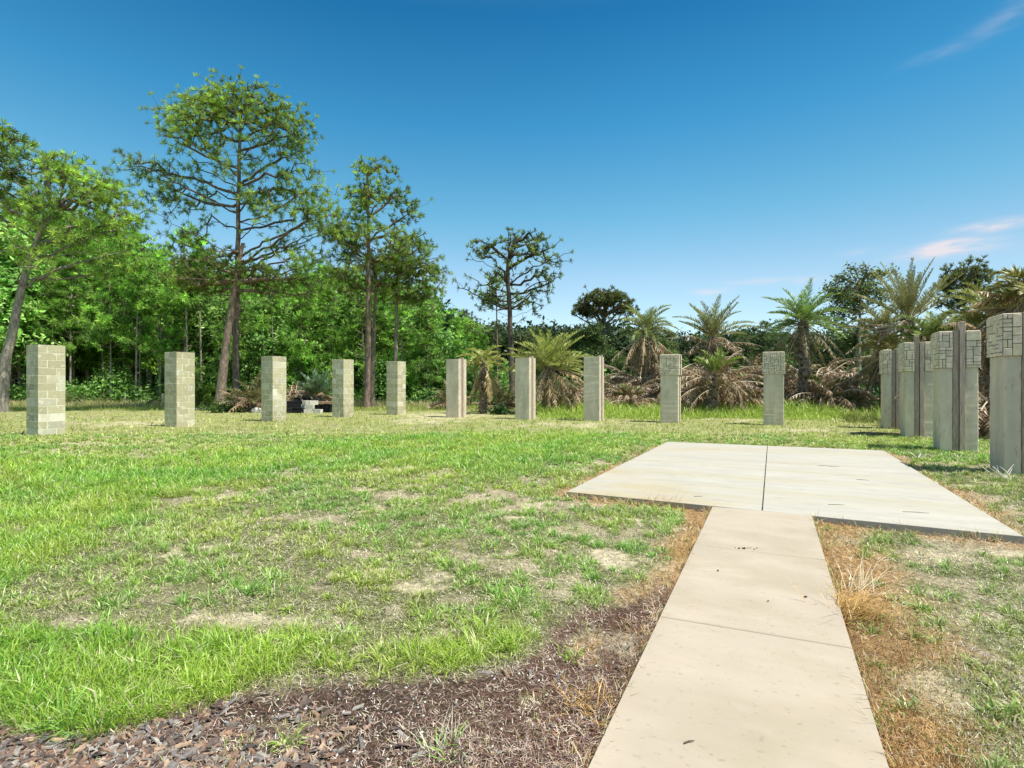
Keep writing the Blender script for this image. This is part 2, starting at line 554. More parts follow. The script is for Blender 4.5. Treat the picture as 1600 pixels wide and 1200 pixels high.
def cover(X, Y):
    X, Y = np.asarray(X, float), np.asarray(Y, float)
    P = np.stack([X, Y], 1)
    wx = X + 1.1 * (fbm(X, Y, 1.1, 4) - 0.5) * np.clip(Y / 6, 0.62, 3)
    wy = Y + 1.1 * (fbm(X, Y, 1.1, 4, 50.0) - 0.5) * np.clip(Y / 6, 0.62, 3)
    Yc = np.clip(wy, 1.0, None)
    py = HOR + F * HC / Yc
    px = 800 + F * wx / Yc
    n1, n2 = fbm(X, Y, 0.75, 4, 3.0), fbm(X, Y, 2.6, 3, 8.0)
    n3 = fbm(X, Y, 7.0, 3, 21.0)
    dp, ds = edge_dist(P)
    # lush band at mid distance, running into the left foreground
    yU = interp(px, [0, 200, 300, 450, 600, 750, 900, 1030, 1100], [703, 714, 707, 697, 680, 673, 673, 678, 690])
    yL = interp(px, [0, 150, 300, 450, 600, 750, 880, 1000, 1060], [950, 830, 765, 735, 725, 738, 722, 690, 670])
    lush = sstep(-6, 6, py - yU) * sstep(-30, 25, yL - py)
    low_b = interp(px, [-400, 0, 220, 330, 400, 600, 700, 775, 800], [1100, 1118, 1150, 1120, 1065, 1045, 1020, 975, 900])
    low_t = interp(px, [-400, 0, 250, 600, 700, 780], [930, 950, 1000, 1000, 960, 955])
    lushB = sstep(-12, 14, py - low_t) * sstep(-8, 8, low_b - py)
    lush = np.maximum(lush, lushB)
    lush = lush * (0.15 + 0.85 * sstep(0.36, 0.46, n2 * 0.6 + n3 * 0.4))
    soil_top = interp(px, [-400, 0, 220, 400, 600, 700, 775, 850, 960, 1050, 1110], [1105, 1122, 1150, 1085, 1060, 1035, 990, 950, 930, 900, 890])
    left = (px < 1120) | (Y < 2)
    soil = sstep(-14, 14, py - soil_top) * np.where(left & (px < 1150), 1.0, 0.0)
    soil *= sstep(2.5, -1.5, X - 2.0)
    soil *= sstep(0.33, 0.47, n2 * .5 + n3 * .5 + 0.12 * sstep(960, 1100, py))
    mid = np.clip(sstep(0.40, 0.50, n1 * 0.35 + n2 * 0.45 + n3 * .2), 0, 1)
    right = (X > (P @ np.array([1, 0])) * 0 + WA[1][0] * 0 + 0) & ((P - WA[1]) @ PER > 0) & (Y < 9)
    far = sstep(712, 690, py)
    sand = np.zeros_like(X)
    for (cx, cy, a, b) in SAND:
        d = ((px - cx) / a) ** 2 + ((py - cy) / b) ** 2
        sand = np.maximum(sand, sstep(1.3, 0.2, d + 2.6 * (n2 - 0.5) + 2.4 * (n3 - 0.5)) * (0.8 if cy > 714 else 0.55))
    sand = np.maximum(sand, 0.7 * sstep(0.62, 0.72, n2 * .6 + n3 * .4) * (py > 740) * (1 - lush) * (1 - soil))
    orange = sstep(0.42, 0.05, dp + 0.35 * (n2 - 0.5)) + sstep(0.40, 0.05, ds + 0.35 * (n2 - 0.5)) * 0.8
    orange = np.clip(orange, 0, 1)
    orange = np.where(right, np.maximum(orange, sstep(0.75, 0.1, dp + 0.7 * (n2 - 0.5))), orange)
    grn = np.clip(lush * 1.0 + (1 - lush) * mid * 0.95, 0, 1)
    grn = np.where(far > 0.5, np.clip(0.35 + 0.6 * mid, 0, 1), grn)
    grn = grn * (1 - soil) * (1 - 0.9 * sand) * (1 - 0.9 * orange)
    return dict(px=px, py=py, n1=n1, n2=n2, n3=n3, dp=dp, ds=ds, lush=lush * (1 - soil), soil=soil, mid=mid, far=far,
                sand=sand, orange=orange, grn=grn, right=right)


def ground_z(X, Y, c=None):
    P = np.stack([X, Y], 1)
    dp, ds = edge_dist(P)
    z = -0.035 + 0.022 * (fbm(X, Y, 0.6, 3, 4.0) - 0.5) + 0.018 * (fbm(X, Y, 4.0, 3, 14.0) - 0.5)
    z = z - 0.025 * np.exp(-(ds / 0.7) ** 2)
    z = np.where((dp < 0.02) | (ds < 0.02), np.minimum(z, -0.08), z)
    return z


COL = dict(sand=(0.58, 0.50, 0.34), straw=(0.36, 0.31, 0.195), soil=(0.055, 0.037, 0.03), red=(0.095, 0.052, 0.038), green=(0.09, 0.115, 0.035),
           olive=(0.27, 0.29, 0.10), orange=(0.38, 0.23, 0.10), chip=(0.20, 0.14, 0.10))
CN = {k: np.array(v) for k, v in COL.items()}


def mixc(a, b, f):
    return a + (b - a) * f[:, None]


def ground_colour(X, Y):
    c = cover(X, Y)
    col = np.tile(CN['straw'], (len(X), 1))
    col = mixc(col, CN['sand'], sstep(0.45, 0.65, c['n3']) * 0.5)
    col = mixc(col, CN['olive'], c['far'] * (0.55 + 0.4 * c['mid']))
    far2 = sstep(25, 34, Y)
    col = mixc(col, np.array([0.17, 0.20, 0.06]), far2 * 0.7)
    col = mixc(col, CN['green'], c['grn'] * (1 - c['far']) * 0.8)
    col = mixc(col, np.array([0.20, 0.32, 0.05]), c['lush'] * sstep(9, 16, Y) * 0.7)
    col = mixc(col, CN['sand'], c['sand'] * 0.9)
    col = mixc(col, CN['orange'], c['orange'] * 0.8 * (1 - 0.6 * c['soil']))
    sc = np.where((c['px'] > 700)[:, None], CN['red'], CN['soil'])
    m = sstep(620, 800, c['px'])
    sc = CN['soil'] * (1 - m[:, None]) + CN['red'] * m[:, None]
    col = mixc(col, np.zeros(3), np.zeros(len(X)))
    col = col * (1 - c['soil'][:, None] * 0.92) + sc * c['soil'][:, None] * 0.92
    col = mixc(col, CN['sand'], c['sand'] * c['soil'] * 0.8)
    return col


def build_ground():
    nt = 900
    r = np.concatenate([np.geomspace(0.6, 60, 330), np.geomspace(66, 1500, 18)])
    th = np.arange(nt) / nt * 2 * np.pi
    R, T = np.meshgrid(r, th, indexing='ij')
    X, Y = (R * np.sin(T)).ravel(), (R * np.cos(T)).ravel()
    Z = ground_z(X, Y)
    Z = np.where(np.hypot(X, Y) > 60, -0.04, Z)
    V = np.stack([X, Y, Z], 1)
    V = np.vstack([V, [[0, 0, -0.04]]])
    i = np.arange(len(r) - 1)[:, None] * nt
    j = np.arange(nt)[None]
    jn = (j + 1) % nt
    Q = np.stack([i + j, i + nt + j, i + nt + jn, i + jn], -1).reshape(-1, 4)
    T3 = np.stack([np.full(nt, len(V) - 1), np.arange(nt), (np.arange(nt) + 1) % nt], 1)
    col = ground_colour(V[:, 0], V[:, 1])
    m, n, l = new_mat('meadow_ground')
    at = N(n, 'ShaderNodeAttribute', attribute_name='Col')
    tcn = N(n, 'ShaderNodeTexCoord')
    n1 = N(n, 'ShaderNodeTexNoise'); n1.inputs['Scale'].default_value = 22; n1.inputs['Detail'].default_value = 8; n1.inputs['Roughness'].default_value = 0.7
    n2 = N(n, 'ShaderNodeTexNoise'); n2.inputs['Scale'].default_value = 2.2; n2.inputs['Detail'].default_value = 6
    n3 = N(n, 'ShaderNodeTexNoise'); n3.inputs['Scale'].default_value = 90; n3.inputs['Detail'].default_value = 4
    for q in (n1, n2, n3):
        l.new(tcn.outputs['Object'], q.inputs['Vector'])
    mr = N(n, 'ShaderNodeMapRange'); mr.inputs[1].default_value = .32; mr.inputs[2].default_value = .68; mr.inputs[3].default_value = .45; mr.inputs[4].default_value = 1.5
    l.new(n1.outputs['Fac'], mr.inputs[0])
    mr2 = N(n, 'ShaderNodeMapRange'); mr2.inputs[1].default_value = .3; mr2.inputs[2].default_value = .7; mr2.inputs[3].default_value = .85; mr2.inputs[4].default_value = 1.15
    l.new(n2.outputs['Fac'], mr2.inputs[0])
    mu = N(n, 'ShaderNodeMath', operation='MULTIPLY')
    l.new(mr.outputs[0], mu.inputs[0]); l.new(mr2.outputs[0], mu.inputs[1])
    mx = N(n, 'ShaderNodeVectorMath', operation='SCALE')
    l.new(at.outputs['Color'], mx.inputs[0]); l.new(mu.outputs[0], mx.inputs['Scale'])
    b = N(n, 'ShaderNodeBsdfDiffuse')
    l.new(mx.outputs[0], b.inputs['Color'])
    bp = N(n, 'ShaderNodeBump'); bp.inputs['Strength'].default_value = 0.9; bp.inputs['Distance'].default_value = 0.03
    ma = N(n, 'ShaderNodeMath', operation='ADD')
    l.new(n1.outputs['Fac'], ma.inputs[0])
    m5 = N(n, 'ShaderNodeMath', operation='MULTIPLY'); m5.inputs[1].default_value = 0.4
    l.new(n3.outputs['Fac'], m5.inputs[0]); l.new(m5.outputs[0], ma.inputs[1])
    l.new(ma.outputs[0], bp.inputs['Height']); l.new(bp.outputs[0], b.inputs['Normal'])
    o = N(n, 'ShaderNodeOutputMaterial'); l.new(b.outputs[0], o.inputs['Surface'])
    me = mesh_arrays('ground', V, [Q, T3], col, m, smooth=True)
    tag(obj('ground', me), kind='structure')


build_ground()


# ------------------------------------------------------------------ concrete slab and path
def panel(mb, q, z0, z1, col, bev=0.006):
    """prism over a quad (4 xy points ccw) with a small bevelled rim"""
    q = np.array(q)
    c = q.mean(0)
    qi = q + (c - q) / np.linalg.norm(c - q, axis=1, keepdims=True) * bev * 1.4
    V = np.vstack([np.c_[q, np.full(4, z0)], np.c_[q, np.full(4, z1 - bev)], np.c_[qi, np.full(4, z1)]])
    T = [[0, 1, 5, 4], [1, 2, 6, 5], [2, 3, 7, 6], [3, 0, 4, 7], [4, 5, 9, 8], [5, 6, 10, 9], [6, 7, 11, 10], [7, 4, 8, 11], [8, 9, 10, 11]]
    mb.add(V, T, col)


def lerp(a, b, t):
    return a + (b - a) * t


slabc = (0.425, 0.40, 0.335)
mb = MB()
FL, FR, BR, BL = [np.array(p) for p in SL]
# centre joint at measured share of width, cross joint at measured share of depth
tj = 0.425
tm = 0.42
gw = 0.0035
A, Bm, Cb = lerp(FL, FR, 0.475), None, lerp(BL, BR, 0.475)
fc = G(1191, 797)[:2]
bc = G(1199, 697)[:2]


def rowpt(u, v):
    """u across (0..1), v deep (0..1), with the centre joint at u=.5 passing through its measured ends"""
    uf = np.linalg.norm(fc - FL) / np.linalg.norm(FR - FL)
    ub = np.linalg.norm(bc - BL) / np.linalg.norm(BR - BL)
    f = lerp(FL, FR, uf * u / 0.5 if u <= 0.5 else uf + (1 - uf) * (u - 0.5) / 0.5)
    b = lerp(BL, BR, ub * u / 0.5 if u <= 0.5 else ub + (1 - ub) * (u - 0.5) / 0.5)
    return lerp(f, b, v)


for (u0, u1) in ((0, 0.4985), (0.5015, 1)):
    for (v0, v1) in ((0, 0.3985), (0.3995, 1)):
        panel(mb, [rowpt(u0, v0), rowpt(u1, v0), rowpt(u1, v1), rowpt(u0, v1)], -0.16, 0.0, slabc, 0.003)
panel(mb, [rowpt(0.01, 0.01), rowpt(0.99, 0.01), rowpt(0.99, 0.99), rowpt(0.01, 0.99)], -0.15, -0.02, (0.06, 0.055, 0.05), 0.002)
def align(o_):
    from mathutils import Matrix
    a_ = -math.atan2(DIR[0], DIR[1])
    o_.data.transform(Matrix.Rotation(-a_, 4, 'Z'))
    o_.rotation_euler = (0, 0, a_)
    return o_


o = align(mb.build('concrete_slab', M_slab))
tag(o, kind='structure')
mb = MB()
walkc = (0.425, 0.36, 0.275)


def line_hit(pa, pb, ea, eb):
    d1, d2 = pb - pa, eb - ea
    t = np.cross(ea - pa, d2) / np.cross(d1, d2)
    return pa + d1 * t


jl = [(WA[0], WA[1])]
for (p, q) in (((1091, 851), (1285, 874)), ((1037, 963), (1329, 1011))):
    a, b = G(*p)[:2], G(*q)[:2]
    jl.append((line_hit(a, b, WA[0], WB[0]), line_hit(a, b, WA[1], WB[1])))
d = jl[2][0] - jl[1][0]
for k in range(3):
    jl.append((jl[-1][0] + _wd / np.linalg.norm(_wd) * 1.56, jl[-1][1] + _wd2 / np.linalg.norm(_wd2) * 1.56))
inw = _wd / np.linalg.norm(_wd)
for k in range(len(jl) - 1):
    g0 = 0.004 if k == 0 else 0.0042
    a0, b0 = jl[k][0] + inw * g0, jl[k][1] + inw * g0
    a1, b1 = jl[k + 1][0] - inw * 0.0042, jl[k + 1][1] - inw * 0.0042
    panel(mb, [a1, b1, b0, a0], -0.12, -0.003, walkc, 0.004)
panel(mb, [jl[-1][0] + PER * 0.02, jl[-1][1] - PER * 0.02, jl[0][1] - PER * 0.02 + inw * 0.02, jl[0][0] + PER * 0.02 + inw * 0.02], -0.11, -0.018, (0.07, 0.06, 0.05), 0.002)
tag(align(mb.build('concrete_path', M_walk)), kind='structure')

# ------------------------------------------------------------------ pillars
HP, WP = 2.40, 0.61
ROT = -math.atan2(DIR[0], DIR[1])      # local +Y runs along the path, local +X to the right of it


def pillar_at(px, d):
    return ((px - 800) / F * d, d)


def block_pillar(loc, label, seed, dh=0.0):
    r = np.random.default_rng(seed)
    root = empty('block_pillar', (loc[0], loc[1], -0.05), ROT + r.normal(0, 0.015))
    tag(root, label, 'pillar', 'columns standing around the lawn', 'thing')
    mb = MB()
    h = WP / 2
    n = 12
    ch = (HP + 0.02 + dh) / n
    mort = np.array([0.74, 0.70, 0.54])
    mb.box((-h + .003, -h + .003, 0), (h - .003, h - .003, HP + dh - 0.005), mort)
    s, t = 0.405, 0.197
    for k in range(n):
        z0, z1 = k * ch + .005, (k + 1) * ch - .005
        # pinwheel of four blocks
        base = [((-h, -h), (-h + s, -h + t)), ((h - t, -h), (h, -h + s)), ((h - s, h - t), (h, h)), ((-h, h - s), (-h + t, h))]
        if k % 2:
            base = [((-a2[0], a1[1]), (-a1[0], a2[1])) for a1, a2 in base]
        for (a1, a2) in base:
            v = r.normal(1, 0.10)
            cc = np.array([0.47, 0.435, 0.275]) * v
            if r.random() < 0.2:
                cc = np.array([0.56, 0.53, 0.39]) * v
            off = r.normal(0, 0.0012, 2)
            g = 0.004
            mb.box((a1[0] + off[0] + (g if a1[0] > -h else 0), a1[1] + off[1] + (g if a1[1] > -h else 0), z0), (a2[0] + off[0] - (g if a2[0] < h else 0), a2[1] + off[1] - (g if a2[1] < h else 0), z1), cc, bev=0.004)
    mb.build('masonry', M_block, root)
    return root


def ashlar(r, W_, H_, cw=0.062, chh=0.06):
    nx, ny = max(1, round(W_ / cw)), max(1, round(H_ / chh))
    g = -np.ones((nx, ny), int)
    out = []
    for y in range(ny):
        for x in range(nx):
            if g[x, y] >= 0:
                continue
            w = r.choice([1, 2, 2, 3, 3, 4]); hh = r.choice([1, 1, 2, 2, 3])
            while w > 1 and (x + w > nx or (g[x:x + w, y] >= 0).any()):
                w -= 1
            while hh > 1 and (y + hh > ny or (g[x:x + w, y:y + hh] >= 0).any()):
                hh -= 1
            g[x:x + w, y:y + hh] = 1
            out.append((x * W_ / nx, y * H_ / ny, (x + w) * W_ / nx, (y + hh) * H_ / ny))
    return out


def stucco_pillar(loc, label, seed, face, stone=True, posts=(0.02, 0.02), hs=0.72, dh=0.0, rot=None):
    """face: 'x' slot on local +X side, 'y' slot on local -Y side (towards the neighbour)"""
    r = np.random.default_rng(seed)
    root = empty('stucco_pillar', (loc[0], loc[1], -0.06), (ROT if rot is None else rot) + r.normal(0, 0.012))
    tag(root, label, 'pillar', 'columns standing around the lawn', 'thing')
    H = HP + 0.03 + dh
    h = WP / 2
    sw, sd = 0.105, 0.13        # slot half width, depth
    Mf = np.eye(4) if face == 'y' else rotz(math.pi / 2)       # local -Y becomes +X
    g = np.array([0.66, 0.57, 0.43]) * r.normal(1, 0.03)
    mb = MB()
    # C-shaped footprint extruded with many courses for slight waviness
    foot = np.array([(-h, -h), (-sw, -h), (-sw, -h + sd), (sw, -h + sd), (sw, -h), (h, -h), (h, h), (-h, h)])
    e = 0.011
    foot12 = np.array([(-h, -h + e), (-h + e, -h), (-sw, -h), (-sw, -h + sd), (sw, -h + sd), (sw, -h), (h - e, -h), (h, -h + e), (h, h - e), (h - e, h), (-h + e, h), (-h, h - e)])
    top = H - (hs if stone else 0)
    nz = 30
    zs = np.linspace(0, top if stone else H, nz)
    rings = []
    for z in zs:
        rings.append(np.c_[foot12 * (1 + 0.003 * math.sin(z * 5 + seed)) + r.normal(0, 0.0016, foot12.shape), np.full(12, z)])
    V = np.vstack(rings)
    i = np.arange(nz - 1)[:, None] * 12
    j = np.arange(12)[None]
    jn = (j + 1) % 12
    Q = np.stack([i + j, i + jn, i + 12 + jn, i + 12 + j], -1).reshape(-1, 4)
    V2 = V @ Mf[:3, :3].T
    mb.add(V2, Q, g)
    b = (nz - 1) * 12
    mb.add(V2[b:b + 12], [[0, 1, 2, 11], [2, 3, 10, 11], [3, 4, 9, 10], [4, 5, 8, 9], [5, 6, 7, 8]], g * 1.05)
    mb.build('shaft', M_stucco, root)
    if stone:
        sb = MB()
        pr = 0.022
        z0, z1 = H - hs, H
        gm = np.array([0.13, 0.11, 0.085])
        fo = foot.copy()
        fo[[0, 5, 6, 7]] = np.array([(-h - pr, -h - pr), (h + pr, -h - pr), (h + pr, h + pr), (-h - pr, h + pr)]) * 1.0
        fo[1], fo[4] = (-sw, -h - pr), (sw, -h - pr)
        V = np.vstack([np.c_[fo, np.full(8, z0)], np.c_[fo, np.full(8, z1)]]) @ Mf[:3, :3].T
        Q = [[k, (k + 1) % 8, 8 + (k + 1) % 8, 8 + k] for k in range(8)] + [[8, 9, 10, 15], [11, 12, 13, 14], [10, 11, 14, 15], [0, 7, 2, 1], [3, 6, 5, 4], [2, 7, 6, 3]]
        sb.add(V, Q, gm)
        H2 = h + pr
        gap = 0.005
        faces = []
        # (start x, width, rotation)
        faces.append((-H2, H2 - sw, 0)); faces.append((sw, H2 - sw, 0))
        faces += [(-H2, 2 * H2, 1), (-H2, 2 * H2, 2), (-H2, 2 * H2, 3)]
        for (x0, w, q) in faces:
            Mr = Mf @ rotz(q * math.pi / 2)
            for (a, bb, c2, d2) in ashlar(r, w, hs):
                th = 0.008 + r.random() * 0.010
                cc = np.array([0.66, 0.57, 0.43]) * r.normal(1, 0.09) * np.array([1, 1, r.normal(1, 0.04)])
                sb.box((x0 + a + gap, -H2 - th, z0 + bb + gap), (x0 + c2 - gap, -H2 + 0.01, z0 + d2 - gap), cc, bev=0.004, M=Mr, jit=0.0007)
        # capping slab, split either side of the slot
        for (xa, xb) in ((-H2, -sw - 0.004), (sw + 0.004, H2)):
            sb.box((xa, -H2, z1 + 0.001), (xb, H2, z1 + 0.022), g * 1.25, bev=0.008, M=Mf)
        sb.build('stone_cap', M_stone, root)
    for k, ph in enumerate(posts):
        if ph is None:
            continue
        pb = MB()
        x0 = -sw + 0.006 + k * (sw - 0.001)
        wv = sw - 0.014
        pc = np.array([0.44, 0.35, 0.275]) * (0.8 if k == 0 else 1.05) * r.normal(1, 0.06)
        yf = -h - (0.035 if k == 1 else 0.02) if stone else -h - (0.012 if k else 0.004)
        pb.box((x0, yf, 0.0), (x0 + wv, -h + sd - 0.004, H + ph), pc, bev=0.006, M=Mf @ rotz(0))
        pb.build('timber_post', M_timber, root)
    return root


bl_names = ['tall pale concrete block pillar nearest the camera at far left of lawn',
            'pale concrete block pillar standing left of the big twin pine trunks',
            'pale concrete block pillar right of the big pine with debris heap at its right',
            'pale concrete block pillar just right of the debris heap',
            'smallest looking concrete block pillar, right of the middle tall pine']
for k, (px, d) in enumerate([(72, 14.75), (281, 17.9), (428, 20.5), (536, 23.0), (619, 24.9)]):
    block_pillar(pillar_at(px, d), bl_names[k], 20 + k)
for k, (px, d, lab) in enumerate([(713, 22.8, 'smooth grey stucco pillar without stone, left of the first slim palm'),
                                  (821, 21.7, 'smooth grey stucco pillar without stone, between two shaggy palms'),
                                  (928, 20.75, 'smooth grey stucco pillar without stone, right of the widest yellow palm')]):
    stucco_pillar(pillar_at(px, d), lab, 40 + k, 'x', stone=False, posts=(0.03, 0.06))
stucco_pillar(pillar_at(1048, 19.75), 'grey pillar with stone patterned top, left of the dead brown palm', 50, 'x', posts=(None, None))
stucco_pillar(pillar_at(1209, 18.55), 'grey pillar with stone patterned top, left of the tallest green palm', 51, 'x', posts=(None, None), dh=0.02)
stucco_pillar(pillar_at(1397, 17.0), 'stone topped grey pillar with timber posts, farthest of the right row', 52, 'y', posts=(-0.02, 0.06))
stucco_pillar(pillar_at(1432.5, 14.1), 'stone topped grey pillar partly overlapping the farthest one in right row', 53, 'y', posts=(0.17, 0.02))
stucco_pillar(pillar_at(1492, 11.25), 'stone topped grey pillar with tall dark timber rising above it, second nearest of right row', 54, 'y', posts=(0.03, 0.21))
stucco_pillar(pillar_at(1597, 8.45), 'largest stone topped pillar cut off by the right edge of the photo', 55, 'y', posts=(0.03, 0.05), hs=0.62)


# ------------------------------------------------------------------ trees
def star_tufts(P, out, n=13, L=0.32, w=0.035, r=rng, up=0.35, cols=None):
    """needle tufts: n thin triangles radiating from every point P (m,3), biased along out (m,3)"""
    m = len(P)
    D = r.normal(0, 1, (m, n, 3))
    D /= np.linalg.norm(D, axis=2, keepdims=True)
    D = D + out[:, None] * 0.75
    D[..., 2] += up
    D /= np.linalg.norm(D, axis=2, keepdims=True)
    S = np.cross(D, r.normal(0, 1, (m, n, 3)))
    S /= np.linalg.norm(S, axis=2, keepdims=True)
    ln = L * r.uniform(0.6, 1.15, (m, n, 1))
    base = P[:, None] + D * ln * 0.08
    tip = P[:, None] + D * ln
    V = np.stack([base - S * w * 0.35, base + S * w * 0.35, P[:, None] + D * ln * 0.6 + S * w * 0.5, tip, P[:, None] + D * ln * 0.6 - S * w * 0.5], 2).reshape(-1, 3)
    k = np.arange(m * n)[:, None] * 5
    T = np.vstack([k + np.array([[0, 1, 2]]), k + np.array([[0, 2, 4]]), k + np.array([[4, 2, 3]])])
    c = np.repeat(cols[:, None], n, 1) * r.uniform(0.75, 1.25, (m, n, 1))
    c = np.repeat(c.reshape(-1, 1, 3), 5, 1).reshape(-1, 3)
    return V, T, c


def leaf_clumps(P, out, n=16, R=0.28, s=0.13, r=rng, cols=None):
    m = len(P)
    Cn = P[:, None] + r.normal(0, R * 0.55, (m, n, 3))
    Nn = r.normal(0, 0.8, (m, n, 3)) + out[:, None] * 0.5 + np.array([0, 0, 0.7])
    Nn /= np.linalg.norm(Nn, axis=2, keepdims=True)
    A = np.cross(Nn, r.normal(0, 1, (m, n, 3)))
    A /= np.linalg.norm(A, axis=2, keepdims=True)
    B = np.cross(Nn, A)
    sz = s * r.uniform(0.6, 1.3, (m, n, 1))
    V = np.stack([Cn - A * sz, Cn - B * sz * 0.45 + Nn * sz * 0.12, Cn + A * sz, Cn + B * sz * 0.45 + Nn * sz * 0.12], 2).reshape(-1, 3)
    k = np.arange(m * n)[:, None] * 4
    T = np.vstack([k + np.array([[0, 1, 2]]), k + np.array([[0, 2, 3]])])
    c = np.repeat(cols[:, None], n, 1) * r.uniform(0.7, 1.3, (m, n, 1))
    c = np.repeat(c.reshape(-1, 1, 3), 4, 1).reshape(-1, 3)
    return V, T, c


def clumped(r, ell, n, per=9, cr=0.45, shell=0.5):
    """points in clusters inside ellipsoids ell = [(c(3), radii(3), weight)]"""
    out = []
    wsum = sum(e[2] for e in ell)
    for (c, rad, w) in ell:
        nc = max(1, int(n * w / wsum / per))
        D = r.normal(0, 1, (nc, 3))
        D /= np.linalg.norm(D, axis=1, keepdims=True)
        rr = r.uniform(shell, 1.0, (nc, 1)) ** 0.7
        cc = np.array(c) + D * rr * np.array(rad)
        k = r.poisson(per, nc) + 2
        for q in range(nc):
            out.append(cc[q] + r.normal(0, 1, (k[q], 3)) * cr * np.array([1, 1, 0.6]))
    return np.concatenate(out)


def grow(r, trunk, att, nlimb, slope=0.35, step=0.35, zmin=None, bend=0.5, jit=0.05):
    """branch skeleton from trunk nodes out to the attractors -> nodes, parents, first index of limb nodes"""
    Np = [np.array(p) for p in trunk]
    par = [-1] + list(range(len(trunk) - 1))
    tz = np.array([p[2] for p in trunk])
    TA = np.array(trunk)
    is_leaf = []
    # limb targets by farthest point sampling
    idx = [int(np.argmax(np.linalg.norm(att[:, :2] - np.array([np.interp(att[:, 2], tz, TA[:, 0]), np.interp(att[:, 2], tz, TA[:, 1])]).T, axis=1)))]
    dmin = np.linalg.norm(att - att[idx[0]], axis=1)
    for _ in range(min(nlimb, len(att)) - 1):
        k = int(np.argmax(dmin))
        idx.append(k)
        dmin = np.minimum(dmin, np.linalg.norm(att - att[k], axis=1))
    used = set(idx)
    for k in idx:
        Tt = att[k]
        ax = np.array([np.interp(Tt[2], tz, TA[:, 0]), np.interp(Tt[2], tz, TA[:, 1])])
        hd = np.linalg.norm(Tt[:2] - ax)
        za = Tt[2] - hd * slope * r.uniform(0.5, 1.4)
        za = min(max(za, tz[0] if zmin is None else zmin), tz[-1])
        ti = int(np.argmin(np.abs(tz - za)))
        A = TA[ti]
        d = Tt - A
        ctrl = A + d * 0.5 + np.array([0, 0, np.linalg.norm(d) * r.uniform(-0.18, 0.18) * bend]) + r.normal(0, 0.06, 3) * np.linalg.norm(d) * bend
        ns = max(2, int(np.linalg.norm(d) / step))
        prev = ti
        for q in range(1, ns + 1):
            t = q / ns
            p = A * (1 - t) ** 2 + ctrl * 2 * t * (1 - t) + Tt * t * t
            if q < ns:
                p = p + r.normal(0, jit, 3)
            Np.append(p)
            par.append(prev)
            prev = len(Np) - 1
        is_leaf.append(prev)
    rest = [k for k in range(len(att)) if k not in used]
    arr = np.zeros((len(Np) + len(rest) * 8 + 10, 3))
    arr[:len(Np)] = Np
    n = len(Np)
    nt = len(trunk)
    ax = np.stack([np.interp(att[rest][:, 2], tz, TA[:, 0]), np.interp(att[rest][:, 2], tz, TA[:, 1])], 1)
    order = np.argsort(np.linalg.norm(att[rest][:, :2] - ax, axis=1))
    for oi in order:
        p = att[rest[oi]]
        dd = np.linalg.norm(arr[:n] - p, axis=1)
        dd[:nt] += 1.2
        q = int(np.argmin(dd))
        dist = np.linalg.norm(arr[q] - p)
        ns = min(7, max(1, int(dist / step)))
        prev = q
        sag = r.normal(0, 0.08) * dist
        for s in range(1, ns + 1):
            t = s / ns
            v = arr[q] * (1 - t) + p * t
            if s < ns:
                v = v + r.normal(0, jit, 3) + np.array([0, 0, sag * 4 * t * (1 - t)])
            if n >= len(arr):
                arr = np.vstack([arr, np.zeros((500, 3))])
            arr[n] = v
            par.append(prev)
            prev = n
            n += 1
        is_leaf.append(prev)
    return arr[:n], np.array(par), nt, is_leaf


